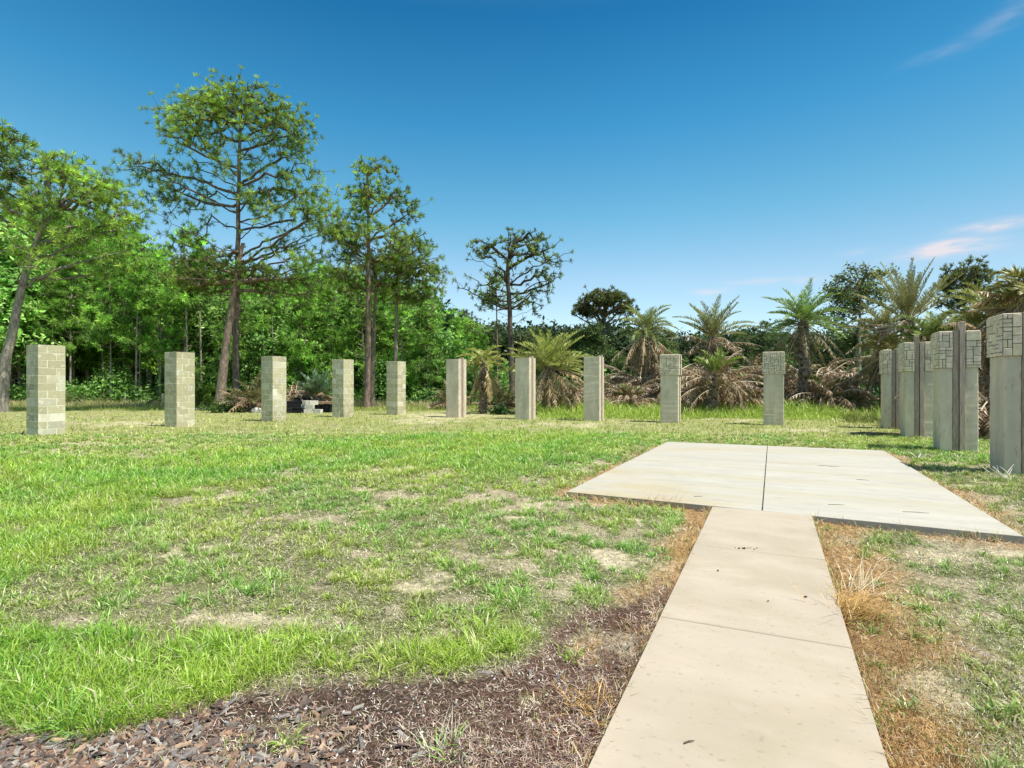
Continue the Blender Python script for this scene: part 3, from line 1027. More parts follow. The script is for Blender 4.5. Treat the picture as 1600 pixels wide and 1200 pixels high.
def tree_meshes(name, r, trunk_pts, r0, r1, att, nlimb, mat_leaf, kind='needle', slope=0.35, zmin=None, tuft=dict(), cbase=(0.1, 0.16, 0.04),
                ctop=(0.17, 0.20, 0.05), twig=0.011, rmax=0.3, bark=(0.22, 0.17, 0.13), barktop=(0.24, 0.17, 0.12), bend=0.5, step=0.35, colvar=0.26, tsides=12, bare=0, flare=1.25, double=0.5):
    tp = np.array(trunk_pts, float)
    seg = np.r_[0, np.cumsum(np.linalg.norm(np.diff(tp, axis=0), axis=1))]
    m = max(6, int(seg[-1] / 0.45))
    s = np.linspace(0, seg[-1], m)
    tr = np.stack([np.interp(s, seg, tp[:, i]) for i in range(3)], 1)
    # soften corners
    for _ in range(4):
        tr[1:-1] = 0.25 * tr[:-2] + 0.5 * tr[1:-1] + 0.25 * tr[2:]
    tr[1:-1, :2] += r.normal(0, r0 * 0.06, (m - 2, 2))
    nodes, par, nt, leaves = grow(r, tr, att, nlimb, slope, step, zmin, bend)
    cnt = np.zeros(len(nodes))
    cnt[leaves] = 1
    for k in range(len(nodes) - 1, nt - 1, -1):
        cnt[par[k]] += cnt[k]
    t = s / s[-1]
    trad = r0 * (1 - t) + r1 * t + r0 * (flare - 1) * np.exp(-s / (r0 * 2.5))
    mb = MB()
    tcol = np.array(bark)[None] * (1 - t[:, None]) + np.array(barktop)[None] * t[:, None]
    # trunk with lumpy rings
    a = np.arange(tsides) / tsides * 2 * np.pi
    lump = 1 + 0.10 * (r.random((m, tsides)) - 0.5) + 0.06 * np.sin(a * 3 + r.random() * 6)[None]
    ring = tr[:, None] + (trad[:, None] * lump)[..., None] * np.stack([np.cos(a), np.sin(a), 0 * a], 1)[None]
    i = np.arange(m - 1)[:, None] * tsides
    j = np.arange(tsides)[None]
    jn = (j + 1) % tsides
    mb.add(ring.reshape(-1, 3), np.stack([i + j, i + jn, i + tsides + jn, i + tsides + j], -1).reshape(-1, 4),
           np.repeat(tcol[:, None], tsides, 1).reshape(-1, 3))
    # branches as tapered four-sided sticks
    k = np.arange(nt, len(nodes))
    rad = np.minimum(twig * np.sqrt(np.maximum(cnt, 1)) , rmax)
    pr = par[k]
    prad = np.where(pr < nt, np.minimum(rad[k] * 1.15, rmax), np.minimum(rad[pr], rad[k] * 1.5))
    A, B = nodes[pr], nodes[k]
    d = B - A
    d /= np.linalg.norm(d, axis=1, keepdims=True) + 1e-9
    u = np.cross(d, np.array([0.31, 0.77, 0.55]))
    u /= np.linalg.norm(u, axis=1, keepdims=True) + 1e-9
    v = np.cross(d, u)
    an = np.arange(4) / 4 * 2 * np.pi
    off = np.cos(an)[None, :, None] * u[:, None] + np.sin(an)[None, :, None] * v[:, None]
    V = np.concatenate([A[:, None] - d[:, None] * rad[k][:, None, None] * 0.3 + off * prad[:, None, None], B[:, None] + off * rad[k][:, None, None]], 1).reshape(-1, 3)
    b = np.arange(len(k))[:, None] * 8
    T = np.vstack([b + np.array([[q, (q + 1) % 4, 4 + (q + 1) % 4, 4 + q]]) for q in range(4)])
    mb.add(V, T, np.array(barktop) * 0.85)
    trunk_me = mb.build(name + '_trunk', M_bark, smooth=True, link=False)
    # foliage
    L = nodes[leaves]
    if bare:
        L = L[r.random(len(L)) > bare]
    cen = att.mean(0)
    out = L - cen
    out /= np.linalg.norm(out, axis=1, keepdims=True) + 1e-9
    h = (L[:, 2] - L[:, 2].min()) / (np.ptp(L[:, 2]) + 1e-6)
    mixf = np.clip(0.05 + 0.6 * r.random(len(L)) + 0.35 * (fbm(L[:, 0] + 5, L[:, 2] + L[:, 1], 0.6, 2) - 0.5) * 3, 0, 1)[:, None]
    cols = (np.array(cbase) * (1 - mixf) + np.array(ctop) * mixf) * r.normal(1, colvar, (len(L), 1)).clip(0.5, 1.6)
    if kind == 'needle':
        V, T, c = star_tufts(L, out, r=r, cols=cols, **tuft)
    else:
        V, T, c = leaf_clumps(L, out, r=r, cols=cols, **tuft)
    crown_me = mesh_arrays(name + '_crown', V, T, c, mat_leaf)
    return trunk_me, crown_me


def place_tree(name, meshes, loc, label, cat='tree', group=None, rz=0.0, s=1.0):
    root = empty(name, loc, rz)
    tag(root, label, cat, group)
    obj('trunk', meshes[0], root)
    obj('crown', meshes[1], root)
    root.scale = (s, s, s)
    return root


def local(pts, Y):
    """list of (px, py) at distance Y -> points relative to the first one"""
    P = np.array([W(a, b, Y) for a, b in pts])
    return P, P - P[0]


def hero(name, Y, trunk_px, ells, n, nlimb, label, seed, per=9, cr=0.4, dy=None, **kw):
    """tree measured off the photo: trunk line and crown lobes (px, py, rx, ry, weight[, depth offset])"""
    r = np.random.default_rng(seed)
    P = np.array([W(a, b, Y) for a, b in trunk_px])
    base = P[0].copy()
    base[2] = -0.06
    tp = P - base
    tp[0, 2] = 0
    if dy:
        tp[:, 1] += np.array(dy)
    el = []
    for e in ells:
        c = W(e[0], e[1], Y) - base
        rx, rz_ = e[2] / F * Y, e[3] / F * Y
        c[1] += e[5] if len(e) > 5 else 0
        el.append((c, (rx, max(rx * 0.85, rz_ * 0.8) if rx < 3.5 else rx * 0.8, rz_), e[4]))
    shell = kw.pop('shell', 0.45)
    att = clumped(r, el, n, per, cr, shell)
    ms = tree_meshes(name, r, tp, att=att, nlimb=nlimb, **kw)
    return place_tree(name, ms, tuple(base), label)


GN = dict(cbase=(0.11, 0.20, 0.035), ctop=(0.46, 0.64, 0.10))
tuftA = dict(n=23, L=0.28, w=0.023)
# big pine with two stems crossing: two trees
hero('pine_tree', 29.0, [(369, 643), (368, 560), (371, 440), (372, 330), (374, 240), (377, 165)],
     [(372, 162, 60, 20, 5), (325, 178, 48, 26, 4), (420, 178, 42, 28, 4), (290, 200, 34, 26, 2.2), (448, 215, 34, 36, 2.5), (375, 215, 85, 50, 3), (300, 225, 45, 30, 1.2), (465, 285, 38, 35, 2.6), (240, 268, 38, 20, 1.6),
      (285, 300, 50, 26, 2.2), (330, 262, 40, 30, 1), (430, 330, 60, 30, 2), (500, 345, 45, 28, 2.4), (455, 395, 60, 32, 2.3), (300, 350, 50, 30, 1.2), (410, 290, 40, 30, 1)],
     1850, 50, 'tallest pine with a broad rounded crown, straight stem of the crossing pair', 101,
     r0=0.18, r1=0.06, mat_leaf=M_needle, tuft=dict(n=24, L=0.27, w=0.022), slope=0.42, zmin=6.4, twig=0.0085, rmax=0.09, flare=1.1, barktop=(0.19, 0.14, 0.10), cr=0.48, per=8, **GN, bend=0.9)
hero('pine_tree', 28.4, [(343, 634), (350, 560), (360, 500), (366, 450), (374, 405), (380, 380)],
     [(315, 425, 45, 26, 3), (350, 405, 30, 20, 1.2), (400, 430, 45, 26, 2), (440, 450, 50, 22, 1.5), (292, 445, 22, 14, 1)],
     480, 14, 'thick leaning pine stem crossing behind the tallest pine', 102,
     r0=0.26, r1=0.09, flare=1.12, mat_leaf=M_needle, tuft=tuftA, slope=0.0, zmin=4.6, twig=0.014, rmax=0.12, **GN, bark=(0.30, 0.23, 0.17))
# second tall pine
hero('pine_tree', 31.0, [(573, 640), (575, 560), (576, 450), (576, 360), (574, 300), (574, 262)],
     [(575, 280, 42, 32, 3), (585, 320, 42, 35, 2), (645, 335, 22, 16, 1), (545, 345, 36, 24, 2), (580, 385, 70, 40, 4), (530, 385, 30, 22, 1.4), (640, 385, 32, 22, 1.6), (560, 430, 60, 26, 2), (610, 300, 18, 14, .5)],
     900, 34, 'tall narrow pine with an open ragged crown in the middle of the woods edge', 103,
     r0=0.19, r1=0.05, mat_leaf=M_needle, tuft=dict(n=22, L=0.27, w=0.023), slope=0.5, zmin=5.2, twig=0.0085, rmax=0.11, cr=0.35, bark=(0.25, 0.18, 0.14), **GN)
hero('pine_tree', 32.2, [(580.5, 636), (583, 560), (586, 480), (588, 430)],
     [(600, 430, 34, 22, 1), (560, 455, 34, 18, 1), (588, 415, 26, 18, 1)],
     110, 9, 'shorter pine close against the right of the tall narrow pine', 104,
     r0=0.17, r1=0.06, mat_leaf=M_needle, tuft=dict(n=22, L=0.27, w=0.023), slope=0.1, zmin=5.0, twig=0.012, **GN)
hero('pine_tree', 33.0, [(617, 632), (618, 560), (620, 480), (621, 400)],
     [(630, 400, 48, 30, 3), (655, 425, 34, 26, 2), (610, 430, 40, 26, 2), (665, 455, 26, 18, 1), (625, 460, 45, 16, 1.2)],
     750, 22, 'mid height pine rising behind the smallest block pillar', 105,
     r0=0.15, r1=0.05, mat_leaf=M_needle, tuft=dict(n=22, L=0.27, w=0.023), slope=0.15, zmin=5.4, twig=0.012, **GN, bark=(0.33, 0.29, 0.24))
# lone pine with flat open crown
hero('pine_tree', 33.0, [(801, 634), (799, 560), (797, 490), (793, 430), (792, 400), (806, 372)],
     [(800, 378, 44, 16, 3), (760, 390, 24, 12, 1.4), (845, 400, 24, 16, 1.8), (850, 430, 22, 16, 1.4), (815, 400, 30, 20, 1), (752, 455, 30, 16, 1.5), (770, 430, 24, 12, .8), (835, 465, 24, 15, 1), (850, 484, 18, 6, .5)],
     370, 30, 'lone pine with a flat open crown behind the middle grey pillars', 106,
     r0=0.19, r1=0.09, mat_leaf=M_needle, tuft=dict(n=18, L=0.28, w=0.03), slope=0.45, zmin=5.0, twig=0.014, rmax=0.11, cbase=(0.10, 0.17, 0.045), ctop=(0.36, 0.46, 0.10), bark=(0.17, 0.13, 0.10), barktop=(0.09, 0.07, 0.05), shell=.3, bend=1.1)
hero('pine_tree', 38.0, [(777, 628), (777, 560), (776, 480), (775, 440)],
     [(775, 440, 22, 18, 2), (765, 465, 26, 16, 1.5), (790, 475, 22, 14, 1.5)],
     130, 14, 'thin young pine just left of the lone flat topped pine', 107,
     r0=0.07, r1=0.03, mat_leaf=M_needle, tuft=dict(n=14, L=0.32, w=0.045), slope=0.1, zmin=5.4, twig=0.010, cbase=(0.10, 0.17, 0.045), ctop=(0.36, 0.46, 0.10), tsides=8)
# leaning pine at the left edge
hero('pine_tree', 27.5, [(2, 640), (8, 570), (22, 505), (38, 430), (52, 385), (68, 350), (88, 328)],
     [(70, 262, 48, 20, 2.5), (20, 300, 50, 30, 3), (130, 290, 48, 22, 3), (175, 310, 40, 22, 2.8), (190, 345, 26, 18, 1.5), (90, 320, 60, 26, 2.5), (60, 375, 60, 26, 2), (140, 375, 55, 22, 2), (195, 400, 35, 16, 1), (110, 420, 60, 16, 1), (-40, 300, 40, 35, 2)],
     1200, 36, 'leaning grey pine with a wide spreading crown at the left edge', 108,
     r0=0.26, r1=0.10, mat_leaf=M_needle, tuft=dict(n=24, L=0.29, w=0.023), slope=0.3, zmin=5.2, twig=0.010, rmax=0.15, bark=(0.34, 0.30, 0.25), barktop=(0.30, 0.26, 0.21), cr=.42, cbase=(0.18, 0.32, 0.05), ctop=(0.66, 0.90, 0.14), bend=0.9)
hero('pine_tree', 26.0, [(-70, 640), (-66, 480), (-60, 330), (-50, 220)],
     [(-20, 215, 44, 30, 3), (-60, 180, 50, 40, 3), (-30, 262, 50, 26, 3), (-100, 240, 40, 50, 2)],
     300, 24, 'pine mostly outside the left edge with its branch tips showing high up', 109,
     r0=0.28, r1=0.1, mat_leaf=M_needle, tuft=dict(n=19, L=0.38, w=0.042), slope=0.2, zmin=7.0, twig=0.014, rmax=0.14, **GN)
# umbrella shaped pine beyond the pillars
hero('pine_tree', 52.0, [(944, 622), (944, 560), (945, 500), (944, 470)],
     [(946, 472, 36, 10, 4), (945, 463, 24, 6, 2), (912, 484, 12, 6, 1), (978, 484, 12, 6, 1), (945, 488, 30, 6, .8)],
     650, 34, 'distant umbrella shaped pine with a dome crown between two grey pillars', 110,
     r0=0.24, r1=0.12, mat_leaf=M_needle, tuft=dict(n=14, L=0.36, w=0.055), slope=0.9, zmin=5.0, twig=0.022, rmax=0.15, cbase=(0.09, 0.12, 0.04), ctop=(0.26, 0.30, 0.08), step=.5, bark=(.2, .18, .15), shell=.6)
# leafy tree and pines at the right
hero('leafy_tree', 40.0, [(1343, 622), (1342, 560), (1343, 500), (1345, 450)],
     [(1335, 428, 26, 10, 1.5), (1372, 436, 18, 10, 1), (1325, 452, 34, 16, 2), (1360, 470, 34, 20, 2), (1320, 490, 40, 18, 2), (1300, 465, 20, 10, 1)],
     330, 26, 'airy leafy tree with a pale stem left of the farthest right pillar', 111,
     r0=0.16, r1=0.06, mat_leaf=M_leaf, kind='leaf', tuft=dict(n=12, R=0.30, s=0.12), slope=0.5, zmin=4.5, twig=0.014, cbase=(0.12, 0.19, 0.05), ctop=(0.36, 0.44, 0.12), bark=(.36, .33, .28), step=.45)
hero('pine_tree', 46.0, [(1507, 620), (1507, 540), (1506, 480), (1508, 440)],
     [(1510, 428, 26, 16, 2.5), (1490, 446, 20, 12, 1.5), (1532, 446, 20, 12, 1.5), (1485, 470, 16, 8, .8), (1520, 468, 26, 12, 1.2)],
     400, 26, 'dark domed pine behind the right row of stone topped pillars', 112,
     r0=0.2, r1=0.1, mat_leaf=M_needle, tuft=dict(n=14, L=0.4, w=0.055), slope=0.6, zmin=5.0, twig=0.016, cbase=(0.07, 0.10, 0.04), ctop=(0.20, 0.24, 0.07), step=.5, bark=(.12, .1, .08))
hero('pine_tree', 48.0, [(1600, 620), (1600, 540), (1598, 480), (1600, 470)],
     [(1590, 458, 26, 14, 2.5), (1570, 475, 22, 12, 1.5), (1620, 470, 30, 16, 1.5)],
     300, 20, 'dark pine at the right edge behind the nearest pillar', 113,
     r0=0.2, r1=0.1, mat_leaf=M_needle, tuft=dict(n=14, L=0.4, w=0.055), slope=0.6, zmin=5.0, twig=0.016, cbase=(0.07, 0.10, 0.04), ctop=(0.20, 0.24, 0.07), step=.5)

# ---- woods edge: individual young pines and leafy trees, a few shapes copied
def proto_pine(seed, H, w, zc, n, nl, cb, ct):
    r = np.random.default_rng(seed)
    el = []
    for q in range(7):
        t = q / 6
        z = zc + (H - zc) * t
        el.append(((r.normal(0, 0.12 * w), r.normal(0, 0.12 * w), z), (w * (1.05 - 0.75 * t), w * (1.05 - 0.75 * t), (H - zc) / 8), 1.3 - 0.8 * t))
    att = clumped(r, el, n, 7, 0.34, 0.2)
    lean = r.normal(0, 0.25, 2)
    return tree_meshes('young_pine', r, [(0, 0, 0), (lean[0] * .3, lean[1] * .3, H * 0.5), (lean[0], lean[1], H * 0.97)], 0.085, 0.02, att, nl, M_needle,
                       tuft=dict(n=18, L=0.40, w=0.045), slope=0.25, zmin=zc * 0.8, twig=0.011, cbase=cb, ctop=ct, tsides=8, bark=(0.36, 0.32, 0.27), barktop=(0.30, 0.25, 0.19), step=.5)


def proto_leafy(seed, H, w, zc, n, nl, cb, ct, s=0.14):
    r = np.random.default_rng(seed)
    el = [((r.normal(0, w * .25), r.normal(0, w * .25), zc + (H - zc) * t), (w * f, w * f, (H - zc) * 0.22), f) for t, f in ((0.1, 0.9), (0.35, 1.0), (0.6, 0.85), (0.85, 0.5))]
    att = clumped(r, el, n, 8, 0.36, 0.35)
    return tree_meshes('leafy', r, [(0, 0, 0), (r.normal(0, .2), r.normal(0, .2), H * 0.45), (r.normal(0, .4), r.normal(0, .4), H * 0.85)], 0.10, 0.03, att, nl, M_leaf,
                       kind='leaf', tuft=dict(n=13, R=0.34, s=s), slope=0.6, zmin=zc * 0.5, twig=0.012, cbase=cb, ctop=ct, tsides=8, bark=(0.33, 0.30, 0.26), step=.5)


cb1, ct1 = (0.10, 0.25, 0.035), (0.50, 0.82, 0.14)
PP = [proto_pine(201, 10.5, 2.0, 3.2, 420, 26, cb1, ct1), proto_pine(202, 9.2, 1.7, 2.6, 380, 24, cb1, ct1), proto_pine(203, 12.5, 1.8, 5.5, 330, 24, cb1, ct1),
      proto_leafy(204, 7.5, 2.1, 2.2, 420, 24, (0.13, 0.30, 0.06), (0.52, 0.78, 0.22)), proto_leafy(205, 9.5, 2.3, 3.0, 460, 26, (0.10, 0.24, 0.035), (0.50, 0.76, 0.12)),
      proto_pine(206, 12.0, 1.5, 7.5, 150, 14, cb1, ct1)]
PD = [proto_leafy(207, 8.5, 2.8, 1.6, 520, 26, (0.07, 0.125, 0.035), (0.17, 0.24, 0.07), 0.16), proto_pine(208, 9.5, 2.6, 2.2, 430, 26, (0.07, 0.12, 0.035), (0.17, 0.23, 0.06))]
topx = [-300, 0, 60, 150, 210, 250, 300, 380, 430, 520, 600, 650, 690, 720, 760, 830, 900, 1000, 1100, 1180, 1300, 1400, 1700]
topy = [300, 330, 330, 350, 375, 400, 425, 430, 425, 420, 430, 445, 470, 492, 500, 516, 500, 508, 520, 508, 512, 520, 500]
wlab = {0: 'young green pine in the front rank of the left woods, branches low', 1: 'young green pine in the front rank of the left woods, branches low',
        2: 'slender pine standing above its neighbours in the left woods', 3: 'pale green leafy young tree in the left woods', 4: 'broad leafy green tree in the left woods',
        5: 'spindly sparse pine with long bare stem in the woods'}
r = np.random.default_rng(77)
cnt = 0
for row, (Y0, nx) in enumerate(((37.5, 22), (41, 26), (46, 26), (52, 26))):
    for q in range(nx):
        px = -90 + (q + 0.5 + r.uniform(-0.4, 0.4)) * (860 / nx)
        Y = Y0 + r.uniform(-1.6, 1.6)
        ty = np.interp(px, topx, topy) + r.uniform(-12, 16) + (3 - row) * 9
        hgt = (HOR - ty) / F * Y + HC
        k = int(r.choice([0, 0, 1, 1, 3, 4] if row < 2 else [0, 1, 2, 4, 2]))
        H0 = [10.5, 9.2, 12.5, 7.5, 9.5, 12.0][k]
        if row == 0 and r.random() < 0.3:
            hgt *= 0.62
            k = int(r.choice([3, 4])); H0 = [0, 0, 0, 7.5, 9.5][k]
        if row < 2 and 60 < px < 275:
            k, H0 = 2, 12.5
            Y += 1.0
            hgt = max(hgt, 8.5)
        s = hgt / H0
        p = W(px, HOR, Y)
        nm = 'leafy_tree' if k in (3, 4) else 'pine_tree'
        place_tree(nm, PP[k], (p[0], Y, -0.08), wlab[k], group='trees of the left woods: ' + ('leafy' if k in (3, 4) else 'pine'), rz=r.uniform(0, 6.28), s=s)
for px, ty, Y in ((293, 352, 36), (315, 368, 36.5), (1385, 640, 300), (212, 372, 37), (428, 436, 37), (250, 388, 38)):
    if Y > 100:
        continue
    s = ((HOR - ty) / F * Y + HC) / 12.0
    p = W(px, HOR, Y)
    place_tree('pine_tree', PP[5], (p[0], Y, -0.08), wlab[5], group='spindly pines at the woods edge', rz=r.uniform(0, 6.28), s=s)
for row, (Y0, nx) in enumerate(((47, 17), (54, 20))):
    for q in range(nx):
        px = 720 + (q + 0.5 + r.uniform(-0.4, 0.4)) * (1010 / nx)
        Y = Y0 + r.uniform(-2, 2)
        ty = np.interp(px, topx, topy) + r.uniform(-5, 22)
        k = int(r.integers(0, 2))
        s = ((HOR - ty) / F * Y + HC) / (8.5 if k == 0 else 9.5)
        p = W(px, HOR, Y)
        place_tree('leafy_tree' if k == 0 else 'pine_tree', PD[k], (p[0], Y, -0.08),
                   'dark broad tree in the far woods behind the palms' if k == 0 else 'dark bushy pine in the far woods behind the palms',
                   group='dark trees behind the palms: ' + ('leafy' if k == 0 else 'pine'), rz=r.uniform(0, 6.28), s=s)
# far woods behind them, one mass of leaf clumps and stems
r = np.random.default_rng(5)
n = 15000
px = r.uniform(-300, 1800, n)
Y = r.uniform(56, 68, n)
ty = np.interp(px, topx, topy) + 14 + 14 * (fbm(px, Y * 0, 0.02, 3) - 0.5) * 2
top = (HOR - ty) / F * Y + HC
Z = np.where(r.random(n) < .3, 3.0, top) * r.random(n) ** 0.8
P = np.stack([(px - 800) / F * Y, Y, Z], 1)
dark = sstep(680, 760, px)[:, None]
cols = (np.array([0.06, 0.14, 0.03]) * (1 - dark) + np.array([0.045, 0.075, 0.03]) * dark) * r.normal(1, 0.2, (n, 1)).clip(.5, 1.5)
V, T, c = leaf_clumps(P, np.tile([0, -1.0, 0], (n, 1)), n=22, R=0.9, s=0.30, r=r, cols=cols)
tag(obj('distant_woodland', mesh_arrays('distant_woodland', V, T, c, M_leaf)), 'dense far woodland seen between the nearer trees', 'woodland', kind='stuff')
# undergrowth at the foot of the woods
n = 7500
px = r.uniform(-150, 1500, n)
Y = r.uniform(35.5, 50, n)
hh = 2.3 * fbm(px, Y, 0.03, 3) ** 2 * 2.2
P = np.stack([(px - 800) / F * Y, Y, hh * r.random(n)], 1)
cols = np.array([0.17, 0.32, 0.07]) * r.normal(1, 0.4, (n, 1)).clip(.4, 1.7)
V, T, c = leaf_clumps(P, np.tile([0, -0.3, 0.5], (n, 1)), n=14, R=0.42, s=0.13, r=r, cols=cols)
tag(obj('undergrowth', mesh_arrays('undergrowth', V, T, c, M_leaf)), 'low leafy undergrowth along the foot of the woods', 'undergrowth', kind='stuff')


# ------------------------------------------------------------------ palms
def frond(mb_r, mb_l, r, base, azm, el0, L, droop, nl=34, ll=0.42, lw=0.05, col=(0.2, 0.25, 0.06), rc=(0.45, 0.38, 0.2), dead=False, vee=0.5, twist=0.0, rr=0.022):
    nseg = 9
    s = np.linspace(0, 1, nseg)
    el = el0 - droop * s ** 1.3
    el = np.maximum(el, -1.5)
    step = L / (nseg - 1)
    a = azm + twist * s
    d = np.stack([np.cos(el) * np.cos(a), np.cos(el) * np.sin(a), np.sin(el)], 1)
    P = np.vstack([[0, 0, 0], np.cumsum((d[:-1] + d[1:]) / 2 * step, axis=0)]) + base
    mb_r.tube(P, rr * (1 - 0.8 * s) + 0.003, 4, rc, cap=False)
    t = np.linspace(0.16, 1.0, nl)
    t = np.concatenate([t, t])
    side = np.r_[np.ones(nl), -np.ones(nl)]
    keep = r.random(2 * nl) > (0.22 if dead else 0.04)
    t, side = t[keep], side[keep]
    pos = np.stack([np.interp(t, s, P[:, i]) for i in range(3)], 1)
    tan = np.stack([np.interp(t, s, d[:, i]) for i in range(3)], 1)
    tan /= np.linalg.norm(tan, axis=1, keepdims=True)
    sv = np.cross(tan, np.array([0, 0, 1.0]))
    sv /= np.linalg.norm(sv, axis=1, keepdims=True) + 1e-6
    nv = np.cross(sv, tan)
    prof = np.sin(np.clip(t * 1.08, 0, 1) ** 0.7 * np.pi * 0.92 + 0.12) * 0.75 + 0.3
    ln = ll * prof * r.uniform(0.6, 1.15, len(t))
    D = sv * side[:, None] * 0.8 + tan * (0.55 + 0.4 * t[:, None]) + nv * vee + r.normal(0, 0.16 if not dead else 0.3, (len(t), 3))
    if dead:
        D[:, 2] -= 0.6
    D /= np.linalg.norm(D, axis=1, keepdims=True)
    tip = pos + D * ln[:, None]
    tip[:, 2] -= ln * (0.12 if not dead else 0.3) * r.random(len(t))
    midp = pos + D * ln[:, None] * 0.45
    wv = tan * 0.8 + r.normal(0, 0.3, (len(t), 3))
    wv = wv - D * (wv * D).sum(1)[:, None]
    wv /= np.linalg.norm(wv, axis=1, keepdims=True) + 1e-6
    V = np.stack([pos - wv * lw * .2, pos + wv * lw * .2, midp + wv * lw * .5, tip, midp - wv * lw * .5], 1).reshape(-1, 3)
    k = np.arange(len(t))[:, None] * 5
    T = np.vstack([k + np.array([[0, 1, 2]]), k + np.array([[0, 2, 4]]), k + np.array([[4, 2, 3]])])
    c = np.array(col) * (np.array([1.12, 1.0, .74]) if dead else 1.0) * r.normal(1, 0.2, (len(t), 1)).clip(.5, 1.6)
    mb_l.add(V, T, np.repeat(c[:, None], 5, 1).reshape(-1, 3))


def palm_meshes(seed, h, tr, nlive, Llive, ndead, Ldead, live=(0.22, 0.25, 0.07), dead=(0.27, 0.2, 0.14), el=(0.2, 1.45), droop=(0.5, 1.3), ll=0.42,
                lean=0.1, eldead=(-1.3, 0.1), ddroop=(0.2, 1.1), boots=True, lw=0.034, tw=0.0, nl=50, core=0.35):
    r = np.random.default_rng(seed)
    tb, mr, ml, dr, dl = MB(), MB(), MB(), MB(), MB()
    ld = r.normal(0, lean, 2)
    m = max(4, int(h / 0.16) + 2)
    z = np.linspace(0, h, m)
    t = z / max(h, .01)
    pts = np.stack([ld[0] * t ** 2, ld[1] * t ** 2, z], 1)
    rad = tr * (1.25 - 0.35 * t) * (1 + 0.07 * r.random(m))
    tb.tube(pts, rad, 12, np.array([0.16, 0.12, 0.09]))
    if boots:
        nb = int(h * tr * 2 * 3.14 / 0.011)
        nb = min(nb, 900)
        for q in range(nb):
            zz = (q + .5) / nb * h
            a = q * 2.39996
            i = zz / h
            c = np.array([np.interp(zz, z, pts[:, 0]), np.interp(zz, z, pts[:, 1]), zz])
            rr = np.interp(zz, z, rad)
            d = np.array([math.cos(a), math.sin(a), 0])
            s = np.array([-math.sin(a), math.cos(a), 0])
            w, o = 0.055 * r.uniform(.7, 1.3), rr + 0.05 * r.uniform(.5, 1.4)
            A = c + d * rr * 0.9
            tipc = c + d * o + np.array([0, 0, 0.09])
            V = [A - s * w, A + s * w, A + s * w * .8 + [0, 0, .10], A - s * w * .8 + [0, 0, .10], tipc - s * w * .5, tipc + s * w * .5, tipc + [0, 0, .02]]
            cc = np.array([0.30, 0.24, 0.19]) * r.normal(1, 0.3)
            tb.add(V, [[0, 1, 5], [0, 5, 4], [3, 6, 2], [0, 4, 3], [1, 2, 5], [4, 5, 6], [3, 4, 6], [2, 6, 5]], np.clip(cc, .05, .6))
    top = pts[-1]
    for q in range(nlive):
        f = (q + 0.5) / nlive
        e = el[1] + (el[0] - el[1]) * f ** 0.9 + r.normal(0, 0.07)
        a = q * 2.39996 + r.normal(0, 0.12)
        b = top + np.array([math.cos(a), math.sin(a), 0]) * tr * core * (0.3 + f) + [0, 0, 0.15 * (1 - f)]
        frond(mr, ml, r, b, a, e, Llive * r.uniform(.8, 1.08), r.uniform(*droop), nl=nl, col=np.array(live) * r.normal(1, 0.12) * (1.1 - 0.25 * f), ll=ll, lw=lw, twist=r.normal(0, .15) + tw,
              rc=np.array([0.42, 0.37, 0.17]))
    for q in range(ndead):
        a = r.uniform(0, 6.283)
        e = r.uniform(*eldead)
        b = top + np.array([math.cos(a), math.sin(a), 0]) * tr * 0.9 - [0, 0, r.uniform(0, min(h * .5, 0.6))]
        frond(dr, dl, r, b, a, e, Ldead * r.uniform(.7, 1.1), r.uniform(*ddroop), nl=int(nl * .8), col=np.array(dead) * r.normal(1, 0.2), ll=ll * .8, lw=lw * .9, dead=True,
              rc=np.array([0.52, 0.43, 0.29]) * r.normal(1, .15), vee=-0.1, twist=r.normal(0, .3))
    out = [('trunk', tb.build('palm_trunk', M_palmbark, link=False))]
    if nlive:
        for k2, v in ((mr, 0),):
            ml.V += mr.V
            ml.Cc += mr.Cc
            ml.T4 += [t4 + ml.n for t4 in mr.T4]
            ml.n += mr.n
        out.append(('crown', ml.build('palm_crown', M_frond, link=False)))
    if ndead:
        dl.V += dr.V
        dl.Cc += dr.Cc
        dl.T4 += [t4 + dl.n for t4 in dr.T4]
        out.append(('dead_fronds', dl.build('palm_dead_fronds', M_dead, link=False)))
    return out


def place_palm(parts, px, Y, label, s=1.0, rz=0.0, name='palm_tree', cat='palm tree', group=None, z=-0.06):
    p = W(px, HOR, Y)
    root = empty(name, (p[0], Y, z), rz)
    root.scale = (s, s, s)
    tag(root, label, cat, group)
    for n_, me in parts:
        obj(n_, me, root)
    return root


yel, olv, gre = (0.42, 0.44, 0.12), (0.21, 0.215, 0.075), (0.22, 0.34, 0.08)
place_palm(palm_meshes(301, 2.35, 0.13, 15, 1.25, 15, 1.5, live=yel, dead=(0.34, 0.29, 0.16), el=(-0.15, 1.2), droop=(0.7, 1.5), ll=0.34, eldead=(-1.45, -0.7)), 755, 25.8,
           'small palm with a hanging tan skirt, right of the first smooth pillar')
place_palm(palm_meshes(302, 2.1, 0.24, 40, 2.1, 26, 2.0, live=(0.40, 0.45, 0.12), dead=(0.38, 0.30, 0.18), el=(0.05, 1.4), droop=(0.35, 0.8), ll=0.48, eldead=(-1.2, 0.0)), 857, 25.6,
           'wide yellow green palm with upright fronds between two smooth pillars')
place_palm(palm_meshes(303, 4.2, 0.22, 24, 1.75, 34, 2.3, live=(0.27, 0.32, 0.09), dead=(0.33, 0.25, 0.16), el=(0.0, 1.4), droop=(0.6, 1.5), eldead=(-1.4, -0.3)), 1012, 29.5,
           'palm with a long drooping brown skirt left of the first stone topped pillar')
